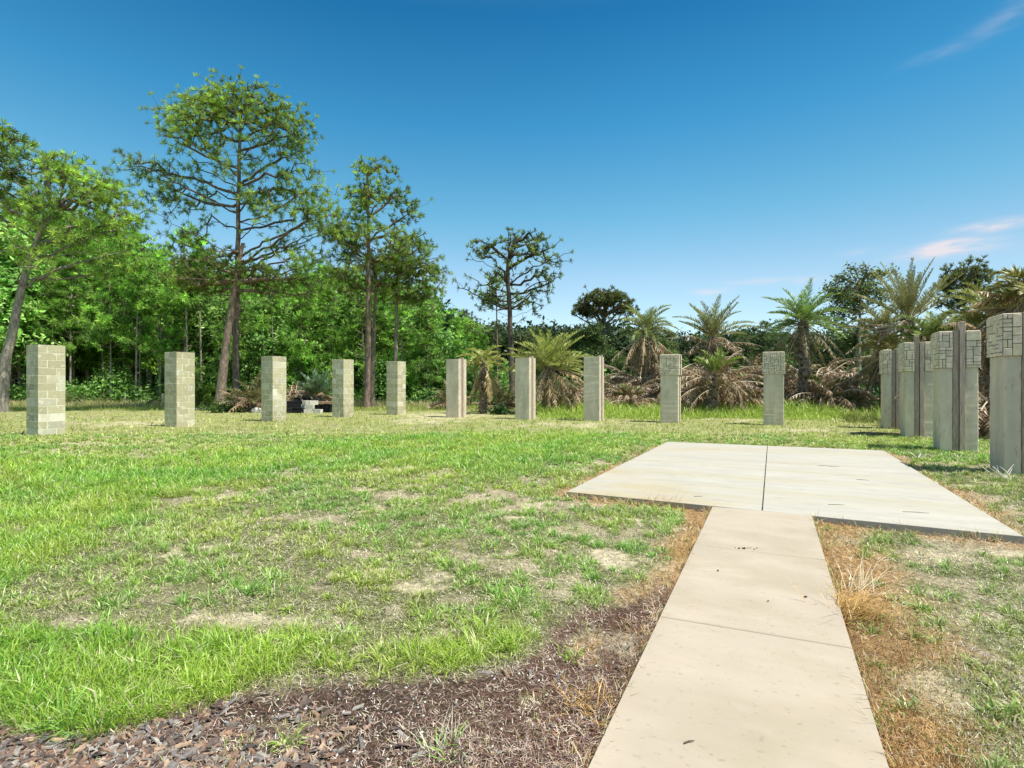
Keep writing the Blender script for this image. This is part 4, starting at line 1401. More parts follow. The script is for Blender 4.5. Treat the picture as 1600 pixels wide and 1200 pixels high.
place_palm(palm_meshes(304, 3.8, 0.2, 22, 2.2, 26, 2.2, live=(0.25, 0.27, 0.09), dead=(0.26, 0.19, 0.14), el=(0.35, 1.45), droop=(0.3, 1.1), eldead=(-1.2, 0.4)), 1116, 28.5,
           'tall half dead palm behind the low brown palm between the stone topped pillars')
place_palm(palm_meshes(305, 1.75, 0.2, 12, 1.3, 55, 2.3, live=(0.24, 0.33, 0.06), dead=(0.27, 0.2, 0.15), el=(0.7, 1.4), droop=(0.3, 0.9), eldead=(-0.6, 1.0), ddroop=(0.6, 2.0)), 1112, 24.6,
           'low brown palm with a small bright green heart between the stone topped pillars')
place_palm(palm_meshes(306, 4.3, 0.21, 34, 2.0, 16, 2.6, live=gre, dead=(0.28, 0.24, 0.15), el=(-0.25, 1.4), droop=(0.5, 1.2), ll=0.42, eldead=(-1.3, -0.3), ddroop=(0.3, 1.0)), 1257, 26.2,
           'tallest green palm with arching fronds right of the second stone topped pillar')
place_palm(palm_meshes(307, 4.2, 0.26, 30, 2.5, 14, 1.9, live=(0.30, 0.30, 0.12), dead=(0.30, 0.22, 0.17), el=(0.55, 1.5), droop=(0.05, 0.4), ll=0.34, eldead=(-0.9, 0.3), ddroop=(0.0, 0.7)), 1421, 24.0,
           'palm with stiff fan of upright fronds towering above the right pillars')
place_palm(palm_meshes(308, 4.0, 0.2, 20, 1.7, 18, 1.9, live=(0.27, 0.27, 0.10), dead=(0.33, 0.27, 0.19), el=(0.1, 1.35), droop=(0.4, 1.2), eldead=(-1.3, -0.1)), 1376, 27.0,
           'yellowish palm with dark stem top left of the stiff fan palm')
place_palm(palm_meshes(309, 3.0, 0.2, 18, 1.4, 12, 1.5, live=(0.20, 0.26, 0.07), dead=(0.3, 0.22, 0.15), el=(0.2, 1.3), droop=(0.4, 1.2)), 1463, 20.5,
           'small green palm top showing over the overlapping right pillars')
place_palm(palm_meshes(310, 2.9, 0.2, 14, 1.3, 36, 1.8, live=(0.33, 0.29, 0.09), dead=(0.32, 0.25, 0.18), el=(0.1, 1.2), droop=(0.5, 1.4), eldead=(-1.4, 0.2)), 1384, 24.5,
           'shaggy dry palm against the left side of the right pillar row')
place_palm(palm_meshes(311, 3.3, 0.26, 26, 1.6, 40, 2.1, live=(0.30, 0.32, 0.09), dead=(0.28, 0.22, 0.16), el=(0.0, 1.3), droop=(0.5, 1.4), eldead=(-1.4, 0.5), lw=0.04), 1560, 17.0,
           'bushy brown palm filling the gap between the two nearest right pillars')
place_palm(palm_meshes(312, 3.8, 0.24, 18, 1.2, 34, 1.5, live=(0.30, 0.29, 0.09), dead=(0.29, 0.22, 0.15), el=(0.0, 1.3), droop=(0.6, 1.5), eldead=(-1.2, 0.6), lw=0.04), 1612, 14.8,
           'tall shaggy dead palm rising at the right edge above the nearest pillar')
place_palm(palm_meshes(313, 2.9, 0.22, 10, 1.3, 60, 1.9, live=(0.25, 0.22, 0.1), dead=(0.26, 0.2, 0.16), eldead=(-1.4, 0.4)), 1520, 20.0,
           'brown shaggy palm seen just right of the tall dark timber')
# low dead clumps
DP = [palm_meshes(320, 0.7, 0.2, 5, 1.1, 46, 1.9, live=(0.22, 0.24, 0.08), dead=(0.27, 0.195, 0.15), el=(0.6, 1.3), eldead=(-0.2, 1.2), ddroop=(0.9, 2.2)),
      palm_meshes(321, 1.1, 0.2, 0, 1, 56, 2.1, dead=(0.24, 0.175, 0.14), eldead=(-0.6, 1.1), ddroop=(0.8, 2.1)),
      palm_meshes(322, 0.5, 0.18, 16, 1.5, 26, 1.6, live=(0.22, 0.21, 0.09), dead=(0.26, 0.19, 0.14), el=(0.2, 1.4), droop=(0.2, 0.9), eldead=(-0.3, 0.8))]
low = [(700, 30.5, 2, .8, 'small spiky dead palm left of the first smooth pillar'), (783, 27.5, 2, .85, 'low spiky palm between the small skirted palm and lone pine'),
       (900, 26.5, 1, .95, 'collapsed brown palm right of the wide yellow palm'), (915, 29, 2, 1.1, 'spiky olive palm behind the collapsed brown one'),
       (965, 28, 0, 1.0, 'low brown palm right of the third smooth pillar'), (990, 26.5, 0, .95, 'low brown palm left of the first stone topped pillar'),
       (1030, 31, 1, 1.3, 'brown dead palm behind the first stone topped pillar'), (1075, 27.5, 1, 1.1, 'brown dead palm right of the first stone topped pillar'),
       (1145, 26.5, 1, 1.1, 'grey brown heap of fronds right of the green hearted palm'), (1170, 25.5, 0, .8, 'low dry palm left of the second stone topped pillar'),
       (1160, 30, 1, 1.5, 'large dead palm mass left of the second stone topped pillar'), (1070, 31, 1, 1.5, 'large dead palm mass behind the half dead palm'),
       (1230, 28.5, 1, 1.3, 'dead palm hidden behind the tallest green palm stem'), (1290, 26, 0, 1.25, 'spreading heap of dead fronds right of the tallest green palm'),
       (1315, 28.5, 1, 1.1, 'far heap of dead fronds right of the tallest green palm'), (1330, 24.8, 0, .75, 'small dry yellowing clump left of the right pillar row'),
       (1545, 14.2, 1, .9, 'dark dead fronds low between the two nearest right pillars'), (1475, 17, 1, .9, 'dead fronds behind the overlapping right pillars'),
       (392, 27.5, 2, .95, 'spiky palm with a green shoot left of the third block pillar'), (462, 28.5, 1, .85, 'collapsed dead palm right of the third block pillar'),
       (1000, 31.5, 1, 1.3, 'far dead palm behind the long skirted palm'), (940, 31, 1, 1.1, 'far dead palm beneath the umbrella pine'),
       (1280, 31, 1, 1.5, 'tall dead frond heap farthest right of the tallest green palm'), (1190, 28, 0, 1.2, 'dry palm just behind the second stone topped pillar')]
for k, (px, Y, v, s, lab) in enumerate(low):
    place_palm(DP[v], px, Y, lab, s, k * 1.7, group='low dead palms')
place_palm(palm_meshes(325, 0.8, 0.2, 22, 1.25, 26, 1.2, live=(0.16, 0.26, 0.13), dead=(0.25, 0.19, 0.13), el=(0.35, 1.35), droop=(0.1, 0.5), eldead=(-0.8, 0.4)), 499, 28.0,
           'blue green spiky palm behind the debris heap')


# ------------------------------------------------------------------ bushes, debris, small things
def bush(px, Y, w, h, label, col, seed, n=60, s=0.09, name='shrub'):
    r = np.random.default_rng(seed)
    p = W(px, HOR, Y)
    root = empty(name, (p[0], Y, -0.05))
    tag(root, label, 'shrub')
    P = np.stack([r.normal(0, w * .45, n), r.normal(0, w * .35, n), np.abs(r.normal(0.1, h * .45, n))], 1)
    V, T, c = leaf_clumps(P, np.tile([0, 0, 1.0], (n, 1)), n=16, R=0.2, s=s, r=r, cols=np.array(col) * r.normal(1, .2, (n, 1)))
    obj('foliage', mesh_arrays('foliage', V, T, c, M_leaf), root)
    st = MB()
    for q in range(14):
        st.tube([(0, 0, 0), P[q] * .5 + [0, 0, .05], P[q]], [.012, .008, .004], 4, (.2, .16, .1))
    st.build('stems', M_bark, root)


bush(350, 27.0, 0.8, 0.45, 'bright green weedy shrub at the foot of the tallest pine', (0.15, 0.26, 0.06), 401, 70)
bush(1241, 25.0, 0.35, 0.3, 'round green shrub left of the tallest green palm trunk', (0.06, 0.19, 0.05), 402, 40)
bush(1274, 25.4, 0.25, 0.22, 'small dark green shrub right of the tallest green palm trunk', (0.05, 0.15, 0.04), 403, 26)
bush(781, 25.0, 0.35, 0.25, 'small green weed clump near the lone pine', (0.09, 0.2, 0.06), 404, 30)
bush(1362, 26.5, 0.5, 1.0, 'leafy green sapling left of the right pillar row', (0.10, 0.28, 0.05), 405, 60, .12)
bush(310, 33, 0.9, 1.7, 'yellow green bush between the second block pillar and tallest pine', (0.22, 0.30, 0.05), 406, 120, .12)
bush(245, 34, 0.7, .5, 'low green bush left of the second block pillar', (0.12, 0.2, 0.05), 407, 60)
bush(110, 34.5, 1.0, .7, 'olive bush right of the nearest block pillar', (0.14, 0.19, 0.06), 408, 70)

# debris heap: concrete blocks, crates, stones
def prop(name, px, py_base, Y, dims, col, label, cat, rz=0.0, kind='block', z=0.0, mat=None, group=None):
    p = W(px, HOR, Y)
    mb = MB()
    w, d_, h = dims
    o_ = None
    if kind == 'block':      # hollow core block
        t = 0.035
        mb.box((-w / 2, -d_ / 2, 0), (w / 2, -d_ / 2 + t, h), col, bev=.004)
        mb.box((-w / 2, d_ / 2 - t, 0), (w / 2, d_ / 2, h), col, bev=.004)
        for xx in (-w / 2, -t / 2, w / 2 - t):
            mb.box((xx + .001, -d_ / 2 + t + .001, 0.001), (xx + t - .001, d_ / 2 - t - .001, h - .002), col, bev=.003)
    elif kind == 'pallet':
        for q in range(5):
            x = -w / 2 + q * (w - .1) / 4
            mb.box((x, -d_ / 2, h - .02), (x + .1, d_ / 2, h), col, bev=.003)
            if q % 2 == 0:
                mb.box((x, -d_ / 2, 0), (x + .1, d_ / 2, .02), col, bev=.003)
        for q in range(3):
            y = -d_ / 2 + q * (d_ - .04) / 2
            mb.box((-w / 2, y, .021), (w / 2, y + .04, h - .021), np.array(col) * .8, bev=.003)
    elif kind == 'tray':
        t = 0.02
        mb.box((-w / 2, -d_ / 2, 0), (w / 2, d_ / 2, t), col, bev=.004)
        mb.box((-w / 2, -d_ / 2, t + .001), (w / 2, -d_ / 2 + t, h), col, bev=.004)
        mb.box((-w / 2, d_ / 2 - t, t + .001), (w / 2, d_ / 2, h), col, bev=.004)
        mb.box((-w / 2, -d_ / 2 + t + .001, t + .001), (-w / 2 + t, d_ / 2 - t - .001, h), col, bev=.004)
        mb.box((w / 2 - t, -d_ / 2 + t + .001, t + .001), (w / 2, d_ / 2 - t - .001, h), col, bev=.004)
        mb.box((-w / 2 - .015, -d_ / 2 - .015, h + .001), (w / 2 + .015, -d_ / 2 + .02, h + .025), np.array(col) * 2.5, bev=.004)
    elif kind == 'rock':
        import bmesh
        bm = bmesh.new()
        bmesh.ops.create_icosphere(bm, subdivisions=3, radius=0.5)
        V = np.array([v.co[:] for v in bm.verts])
        T = np.array([[v.index for v in f.verts] for f in bm.faces])
        bm.free()
        k = 1 + 0.35 * (fbm(V[:, 0] * 2 + px, V[:, 1] * 2 + V[:, 2] * 2, 1.0, 3) - .5)
        V = V * k[:, None] * np.array([w, d_, h * 1.3]) + [0, 0, h * .3]
        mb.add(V, T, col)
    me = mb.build(name, mat or M_plain, link=False)
    o_ = obj(name, me)
    o_.location = (p[0], Y, z - 0.05)
    o_.rotation_euler = (0, 0, rz)
    tag(o_, label, cat, group)
    return o_


bc_ = (0.55, 0.52, 0.42)
prop('concrete_block', 482, 0, 26.3, (.4, .2, .2), bc_, 'pale block at the bottom left of the heap of blocks', 'block', .2, group='blocks in the debris heap')
prop('concrete_block', 497, 0, 26.1, (.4, .2, .2), (0.62, 0.58, .5), 'whitest block lying lowest at right of the heap', 'block', -.3, group='blocks in the debris heap')
prop('concrete_block', 484, 0, 26.35, (.4, .2, .2), bc_, 'pale block on the second course of the heap', 'block', -.1, z=.2, group='blocks in the debris heap')
prop('concrete_block', 490, 0, 26.5, (.4, .2, .2), (.6, .57, .46), 'pale block topping the stack in the heap', 'block', .5, z=.4, group='blocks in the debris heap')
prop('concrete_block', 479, 0, 26.7, (.4, .2, .2), bc_, 'greyish block behind the top of the stack', 'block', 1.3, z=.4, group='blocks in the debris heap')
prop('concrete_block', 478, 0, 26.8, (.4, .2, .4), bc_, 'tall grey block behind the stack of blocks', 'block', .1, group='blocks in the debris heap')
prop('wood_pallet', 505, 0, 26.9, (.9, .7, .13), (.33, .22, .15), 'reddish pallet lying over the dark tub at right of the heap', 'pallet', .15, 'pallet', z=.42)
prop('black_tub', 506, 0, 27.0, (.8, .6, .42), (.015, .015, .015), 'black tub under the reddish pallet', 'tub', .05, 'tray')
prop('black_tub', 463, 0, 26.4, (.9, .6, .25), (.015, .015, .015), 'wide low black tub in front at left of the heap', 'tub', -.1, 'tray')
prop('black_crate', 463, 0, 26.95, (.75, .5, .55), (.02, .02, .02), 'tall black crate at back of the heap', 'crate', .1, 'tray')
prop('black_crate', 473, 0, 27.6, (.7, .5, .72), (.03, .028, .025), 'tallest black crate with pale rim behind the blocks', 'crate', -.05, 'tray')
prop('black_tub', 448, 0, 26.2, (.5, .4, .22), (.02, .02, .02), 'small black tub beside the third block pillar', 'tub', .3, 'tray')
prop('wood_pallet', 386, 0, 28.0, (1.3, .8, .14), (.12, .09, .07), 'dark flat pallet left of the third block pillar', 'pallet', .1, 'pallet', z=.15)
prop('pale_rock', 401, 0, 26.8, (.55, .4, .28), (.68, .64, .54), 'pale rock left of the third block pillar', 'rock', .1, 'rock')
prop('dark_sheet', 316, 0, 29.3, (1.0, .6, .1), (.09, .10, .11), 'low dark trough left of the tallest pine foot', 'trough', .05, 'tray')
for (px, Y, h, lab) in ((254, 33.5, .75, 'thin grey stake in dry grass left of the second block pillar'), (195, 36, .75, 'thin grey stake in front of the woods'), (1466, 15.5, .1, '')):
    if not lab:
        continue
    mb = MB()
    mb.tube([(0, 0, -.1), (.01, 0, h * .5), (0.02, 0, h)], [.035, .033, .03], 7, (.45, .42, .36))
    mb.tube([(0.02, 0, h - .001), (0.02, 0, h + .02)], [.036, .02], 7, (.5, .47, .4))
    p = W(px, HOR, Y)
    o = mb.build('wood_stake', M_timber)
    o.location = (p[0], Y, 0)
    tag(o, lab, 'stake')
# fallen log/branch near the right row and pale sticks
mb = MB()
mb.tube([(-1.1, 0, .03), (-.3, .05, .06), (.5, -.03, .05), (1.2, .02, .03)], [.035, .045, .04, .02], 7, (.2, .15, .11))
mb.tube([(-.2, .05, .06), (.2, .3, .12), (.4, .5, .1)], [.02, .014, .006], 5, (.22, .16, .12))
o = mb.build('fallen_branch', M_bark)
q = G(1365, 681, -.05)
o.location = (q[0], q[1], -.05)
tag(o, 'dark fallen branch in dry grass left of the right pillar row', 'branch')


def forked_stick(px, py, label, seed, n=5, L=.35):
    r = np.random.default_rng(seed)
    mb = MB()
    for q in range(n):
        a = r.uniform(0, 6.28)
        e = r.uniform(.3, 1.2)
        d = np.array([math.cos(a) * math.cos(e), math.sin(a) * math.cos(e), math.sin(e)])
        k = d * L * r.uniform(.5, 1)
        mb.tube([(0, 0, 0), k * .5 + r.normal(0, .02, 3), k + r.normal(0, .03, 3)], [.011, .008, .003], 5, (.62, .57, .47))
    o = mb.build('dry_stick', M_plain)
    q = G(px, py, -.05)
    o.location = (q[0], q[1], -.055)
    tag(o, label, 'stick')


forked_stick(1569, 748, 'bleached forked stick in front of the largest right pillar', 1)
forked_stick(1583, 752, 'second bleached forked stick at the foot of the largest pillar, nearer the edge', 2)
forked_stick(1434, 716, 'pale dry twigs left of the second nearest right pillar', 3, 7, .3)

# debris on the concrete
def twig(px, py, L, ang, label, col=(.16, .11, .07), wdt=.0026):
    q = G(px, py, 0)
    mb = MB()
    mb.tube([(-L / 2, 0, wdt), (0, L * .06, wdt * 1.3), (L / 2, 0, wdt)], [wdt, wdt, wdt * .5], 5, col)
    o = mb.build('twig', M_plain)
    o.location = (q[0], q[1], 0)
    o.rotation_euler = (0, 0, ang)
    tag(o, label, 'twig')


twig(1307, 789, .17, -.1, 'small twig on the slab right of its centre joint')
twig(1431, 801, .24, -.25, 'longer twig on the slab near the right front edge')
twig(1091, 776, .10, -.1, 'tiny twig on the slab left of the centre joint')
twig(1289, 728, .2, -.2, 'twig at the back right of the slab, left of a pair')
twig(1303, 729, .15, -.2, 'twig at the back right of the slab, right of a pair')
twig(1348, 750, .15, -.6, 'twig at the middle right of the slab')
twig(1077, 1160, .045, .3, 'tiny splinter on the path nearest the camera', wdt=.003)
def droppings(px, py, label, n, sp, seed):
    r = np.random.default_rng(seed)
    q = G(px, py, 0)
    mb = MB()
    for k in range(n):
        c = np.array([r.normal(0, sp), r.normal(0, sp * .4), .004])
        s_ = r.uniform(.002, .0045)
        mb.box(c - s_ * np.array([1.3, 1, .8]), c + s_ * np.array([1.3, 1, .8]), (.09, .065, .045), bev=s_ * .3, jit=.001)
    o = mb.build('dirt_crumbs', M_plain)
    o.location = (q[0], q[1], 0)
    tag(o, label, 'dirt crumbs')


droppings(1165, 857, 'dark crumbs along the farther path joint', 14, .028, 3)
droppings(1259, 933, 'small dark crumb at the right of the path', 3, .006, 4)
droppings(1122, 892, 'small dark crumb at the left of the path', 2, .004, 5)
droppings(1200, 940, 'tiny dark crumb mid path', 2, .003, 6)


# ------------------------------------------------------------------ grass and litter
def blades(X, Y, h, w, az_, lean, cols, r, z=None, curve=0.5):
    """curved blades: 2 segments, 5 verts"""
    n = len(X)
    if z is None:
        z = ground_z(X, Y) - 0.006
    P = np.stack([X, Y, z], 1)
    d = np.stack([np.cos(az_), np.sin(az_), 0 * az_], 1)
    s = np.stack([-np.sin(az_), np.cos(az_), 0 * az_], 1)
    ra = r.normal(0, 0.6, n)[:, None]
    s = s * np.cos(ra) + d * np.sin(ra)
    upv = np.array([0, 0, 1.0])
    l1, l2 = lean, np.minimum(lean + curve * r.uniform(.4, 1.5, n), 1.9)
    mid = P + (d * np.sin(l1)[:, None] + upv * np.cos(l1)[:, None]) * (h * .55)[:, None]
    tip = mid + (d * np.sin(l2)[:, None] + upv * np.cos(l2)[:, None]) * (h * .5)[:, None]
    ww = w[:, None]
    V = np.stack([P - s * ww * .5, P + s * ww * .5, mid + s * ww * .42, mid - s * ww * .42, tip], 1).reshape(-1, 3)
    k = np.arange(n)[:, None] * 5
    T = np.vstack([k + np.array([[0, 1, 2]]), k + np.array([[0, 2, 3]]), k + np.array([[3, 2, 4]])])
    c = np.repeat(cols[:, None], 5, 1)
    c[:, :2] *= 0.85
    return V, T, c.reshape(-1, 3)


def fan_samples(r, n, y0, y1, pw=1.0, margin=1.12):
    """ground points, evenly dense in the view's picture area raised to pw"""
    u = r.random(n)
    k = -1.0 / pw if pw else 1
    a, b = y0 ** (-1.0), y1 ** (-1.0)
    Y = 1.0 / (a + (b - a) * u)
    X = r.uniform(-1, 1, n) * (Y * 0.93 * margin + 0.35)
    return X, Y


def free(X, Y, m=0.0):
    P = np.stack([X, Y], 1)
    dp, ds = edge_dist(P)
    return (dp > m) & (ds > m)


def pick(r, names_p):
    pass


def make_grass():
    r = np.random.default_rng(99)
    # --- green tufts
    X, Y = fan_samples(r, 66000, 1.5, 24)
    c = cover(X, Y)
    pr = c['lush'] * 1.0 + (1 - c['lush']) * np.clip(c['grn'], 0, 1) * 0.85 + 0.03 * (1 - c['soil'])
    pr = np.where((Y < 12) & (c['lush'] < .4), pr * .3, pr) * (.45 + .55 * sstep(5, 10, Y))
    pr *= (1 - c['sand'] * .9)
    pr = np.where(c['far'] > .5, pr * .85, pr)
    pr = np.where(c['right'], pr * 0.7, pr)
    ok = (r.random(len(X)) < pr) & free(X, Y, 0.03)
    X, Y = X[ok], Y[ok]
    lush = c['lush'][ok]
    nb = 9
    n = len(X)
    tX = np.repeat(X, nb)
    tY = np.repeat(Y, nb)
    lushb = np.repeat(lush, nb)
    sc = np.repeat(np.clip(Y / 5.0, 0.62, 2.6), nb)
    az_ = r.uniform(0, 6.283, n * nb)
    rad = np.abs(r.normal(0, 0.030, n * nb)) * sc
    tX = tX + np.cos(az_) * rad
    tY = tY + np.sin(az_) * rad
    ths = np.repeat(r.uniform(0.65, 1.3, n), nb)
    h = (0.055 + 0.04 * lushb) * ths * r.uniform(0.6, 1.35, n * nb) * np.clip(sc, .9, 1.7)
    w = 0.0052 * sc * r.uniform(0.7, 1.3, n * nb) * (0.8 + 0.4 * lushb)
    lean = np.abs(r.normal(0.25, 0.45, n * nb)) + 0.25
    cc = cover(tX, tY)
    f = r.random((n * nb, 1))
    yl = sstep(.4, .65, cc['n1'])[:, None]
    g1, g2, g3 = np.array([0.15, 0.36, 0.03]), np.array([0.36, 0.60, 0.065]), np.array([0.48, 0.58, 0.08])
    ol = np.array([0.34, 0.38, 0.11])
    tf = np.repeat(r.random((n, 1)), nb, 0)
    col = g1 * (1 - f) + g2 * f
    col = col * (1 - yl * .5) + g3 * yl * .5
    dull = (1 - lushb)[:, None] * (0.10 + 0.5 * tf)
    col = col * (1 - dull) + ol * dull
    rt = np.repeat(c['right'][ok], nb)[:, None]
    col = np.where(rt, col * .6 + np.array([0.17, 0.21, 0.075]) * .4, col)
    dr = (r.random((n * nb, 1)) < 0.07 + 0.14 * (1 - lushb[:, None]))
    col = np.where(dr, np.array([0.50, 0.44, 0.24]), col)
    col = col * r.normal(1, .12, (n * nb, 1)).clip(.6, 1.5)
    k = free(tX, tY, 0.0)
    A = blades(tX[k], tY[k], h[k], w[k], az_[k], lean[k], col[k], r)
    tag(obj('grass', mesh_arrays('grass', *A, M_grass)), 'bright green grass growing in patches over the lawn', 'grass', kind='stuff')

    # --- splayed bunches
    n = 19000
    Y = 1.4 + 13.5 * np.sqrt(r.random(n))
    X = r.uniform(-1, 1, n) * (Y * 1.04 + .3)
    c = cover(X, Y)
    pr = np.maximum(c['lush'], c['grn'] * .95 + .06) * (1 - .88 * c['soil']) * (1 - .8 * c['sand'])
    pr = np.where(c['far'] > .5, pr * .6, pr)
    pr = np.where(c['right'], pr * .75, pr)
    ok = (r.random(n) < pr) & free(X, Y, .06)
    X, Y = X[ok], Y[ok]
    lush, rt = c['lush'][ok], c['right'][ok]
    n, nb = len(X), 38
    size = r.uniform(.55, 1.25, n) * (0.75 + .35 * lush)
    rp = lambda v: np.repeat(v, nb)
    az_ = r.uniform(0, 6.283, n * nb)
    rad = np.abs(r.normal(0, .035, n * nb)) * rp(size)
    bx, by = rp(X) + np.cos(az_) * rad, rp(Y) + np.sin(az_) * rad
    h = .125 * rp(size) * r.uniform(.45, 1.15, n * nb)
    w = .0072 * r.uniform(.6, 1.25, n * nb) * np.clip(rp(Y) / 5, 1, 2.0)
    lean = r.uniform(.15, 1.25, n * nb)
    hue = rp(np.clip(fbm(X, Y, 1.1, 3, 33.0) * 2.4 - .7 + r.normal(0, .12, n), 0, 1))[:, None]
    f = r.random((n * nb, 1))
    col = (np.array([.13, .34, .03]) * (1 - f) + np.array([.36, .66, .12]) * f) * (1 - hue) + (np.array([.30, .40, .03]) * (1 - f) + np.array([.62, .74, .16]) * f) * hue
    dl = rp(np.where(rt, .5, (1 - lush) * .3 * r.random(n)))[:, None]
    col = col * (1 - dl) + np.array([.30, .33, .12]) * dl
    pale = r.random((n * nb, 1)) < .10 + .08 * (1 - rp(lush)[:, None])
    col = np.where(pale, np.array([.72, .68, .42]), col)
    k = free(bx, by, 0.0)
    A = blades(bx[k], by[k], h[k], w[k], az_[k] + r.normal(0, .35, k.sum()), lean[k], col[k], r, curve=.75)
    tag(obj('bunch_grass', mesh_arrays('bunch_grass', *A, M_grass)), 'splayed bunches of fresh green grass scattered over the lawn', 'bunch grass', kind='stuff')

    # --- short olive and dry turf over the farther lawn, and thatch everywhere
    X, Y = fan_samples(r, 300000, 1.45, 26)
    c = cover(X, Y)
    n = len(X)
    pr = 0.95 * (1 - 0.6 * c['sand']) * (1 - 0.75 * c['lush']) * (1 - 0.30 * c['soil'] - 0.35 * c['soil'] * sstep(760, 600, c['px']))
    ok = (r.random(n) < pr) & free(X, Y, 0.0)
    X, Y = X[ok], Y[ok]
    c = {k: v[ok] for k, v in c.items()}
    n = len(X)
    sc = np.clip(Y / 4.5, 0.6, 5.0)
    f = np.clip(r.random((n, 1)) * .6 + 2.2 * (vnoise(X * 26 / sc, Y * 20 / sc)[:, None] - .5) + .2, 0, 1)
    stw = np.array([0.66, 0.59, 0.42]) * (1 - f) + np.array([0.30, 0.25, 0.16]) * f
    pal = np.array([0.78, 0.72, 0.58])
    stw = np.where(r.random((n, 1)) < .2, pal, stw)
    olive = np.array([0.24, 0.29, 0.06]) * (1 - f) + np.array([0.50, 0.54, 0.18]) * f
    isol = r.random((n, 1)) < (0.10 + 0.5 * c['far'] + 0.28 * c['mid'] * (1 - c['soil']))[:, None]
    col = np.where(isol, olive, stw)
    oran = np.array([0.50, 0.30, 0.11]) * (1 - f) + np.array([0.38, 0.22, 0.09]) * f
    io = r.random(n) < c['orange'] * (0.9 - .5 * c['soil'])
    col = np.where(io[:, None], oran, col)
    redd = np.array([0.20, 0.10, 0.075]) * (1 - f) + np.array([0.68, 0.52, 0.42]) * f ** 2
    ir = r.random(n) < c['soil'] * .8
    col = np.where(ir[:, None], redd, col)
    gry = np.array([0.42, 0.38, 0.30])
    ig = (r.random(n) < 0.5) & c['right'] & (c['dp'] > .5)
    col = np.where((ig & ~isol[:, 0])[:, None], gry * (0.6 + .9 * f), col)
    h = r.uniform(0.02, 0.05, n) * (1 + .4 * c['orange']) * np.clip(sc, .8, 2.6)
    w = 0.0046 * sc * r.uniform(.6, 1.4, n)
    lean = np.where(isol[:, 0], r.uniform(.2, 1.0, n), r.uniform(.9, 1.62, n))
    A = blades(X, Y, h, w, r.uniform(0, 6.283, n), lean, col * r.normal(1, .2, (n, 1)).clip(.4, 1.6), r, curve=.25, z=ground_z(X, Y) + r.uniform(-.002, .010, n))
    tag(obj('dry_turf', mesh_arrays('dry_turf', *A, M_straw)), 'short dry straw coloured turf and thatch between the green patches', 'dry grass', kind='stuff')

    # --- fringe hanging over the concrete edges
    segs = [(WEL, WA[0]), (WER, WA[1]), (FL, WA[0]), (WA[1], FR), (FR, BR), (FL, BL), (BL, BR)]
    PX, PY, AZ = [], [], []
    cen = (FL + BR) / 2
    for k, (a_, b_) in enumerate(segs):
        L_ = np.linalg.norm(b_ - a_)
        m_ = int(L_ * 230)
        t_ = r.random(m_)
        t_ = t_[vnoise(t_ * L_ * 3.1 + k * 9, t_ * 0) > .42]
        q_ = a_ + (b_ - a_) * t_[:, None]
        nrm = np.array([(b_ - a_)[1], -(b_ - a_)[0]]) / L_
        ref = (WA[0] + WEL + WA[1] + WER) / 4 if k < 2 else cen
        if np.dot(nrm, ref - a_) > 0:
            nrm = -nrm
        q_ = q_ + nrm * r.uniform(.004, .05, (len(t_), 1))
        PX.append(q_[:, 0]); PY.append(q_[:, 1]); AZ.append(np.full(len(t_), math.atan2(-nrm[1], -nrm[0])) + r.normal(0, 1.3, len(t_)))
    PX, PY, AZ = map(np.concatenate, (PX, PY, AZ))
    n = len(PX)
    f = r.random((n, 1))
    col = np.array([.55, .34, .12]) * (1 - f) + np.array([.66, .56, .36]) * f
    col = np.where(r.random((n, 1)) < .2, np.array([.28, .40, .08]), col)
    A = blades(PX, PY, r.uniform(.05, .15, n), .0042 * r.uniform(.6, 1.2, n) * np.clip(PY / 4, 1, 2), AZ, r.uniform(.2, 1.2, n), col, r, z=np.full(n, -.07), curve=.6)
    tag(obj('edge_grass', mesh_arrays('edge_grass', *A, M_straw)), 'dry blades leaning over the edges of path and slab', 'edge grass', kind='stuff')

    # --- tall grass before the palms and straw at the woods edge
    n = 130000
    px = r.uniform(-60, 1560, n)
    Y = r.uniform(20.2, 40, n)
    X = (px - 800) / F * Y
    c = cover(X, Y)
    dens = np.where(px > 840, sstep(20.6, 22.6, Y + 3 * (c['n1'] - .5)), sstep(26.5, 31, Y + 3 * (c['n1'] - .5))) * sstep(.35, .5, c['n2'] + .18)
    ok = r.random(n) < dens
    X, Y, px, n1 = X[ok], Y[ok], px[ok], c['n1'][ok]
    n = len(X)
    straw = (px < 700) & (Y > 32)
    f = r.random((n, 1))
    g = np.array([0.26, 0.42, 0.05]) * (1 - f) + np.array([0.52, 0.64, 0.12]) * f
    g = np.where((px < 840)[:, None], g * .5 + np.array([0.30, 0.29, 0.09]) * .5, g)
    st = np.array([0.60, 0.52, 0.30]) * (1 - f) + np.array([0.42, 0.38, 0.16]) * f
    col = np.where((straw & (r.random(n) < .7))[:, None], st, g)
    h = np.where(px > 840, r.uniform(.3, .85, n) * sstep(20, 25, Y).clip(.3, 1), np.where(straw, r.uniform(.2, .6, n), r.uniform(.08, .25, n))) * (0.5 + n1)
    w = r.uniform(.012, .028, n)
    A = blades(X, Y, h, w, r.uniform(0, 6.283, n), np.abs(r.normal(.2, .25, n)) + .1, col, r, curve=.6, z=np.full(n, -.06))
    tag(obj('tall_grass', mesh_arrays('tall_grass', *A, M_grass)), 'tall unmown grass before the palms and the woods', 'tall grass', kind='stuff')

    # --- bark chips, crumbs of soil and white specks
    X, Y = fan_samples(r, 80000, 1.45, 6.5)
    c = cover(X, Y)
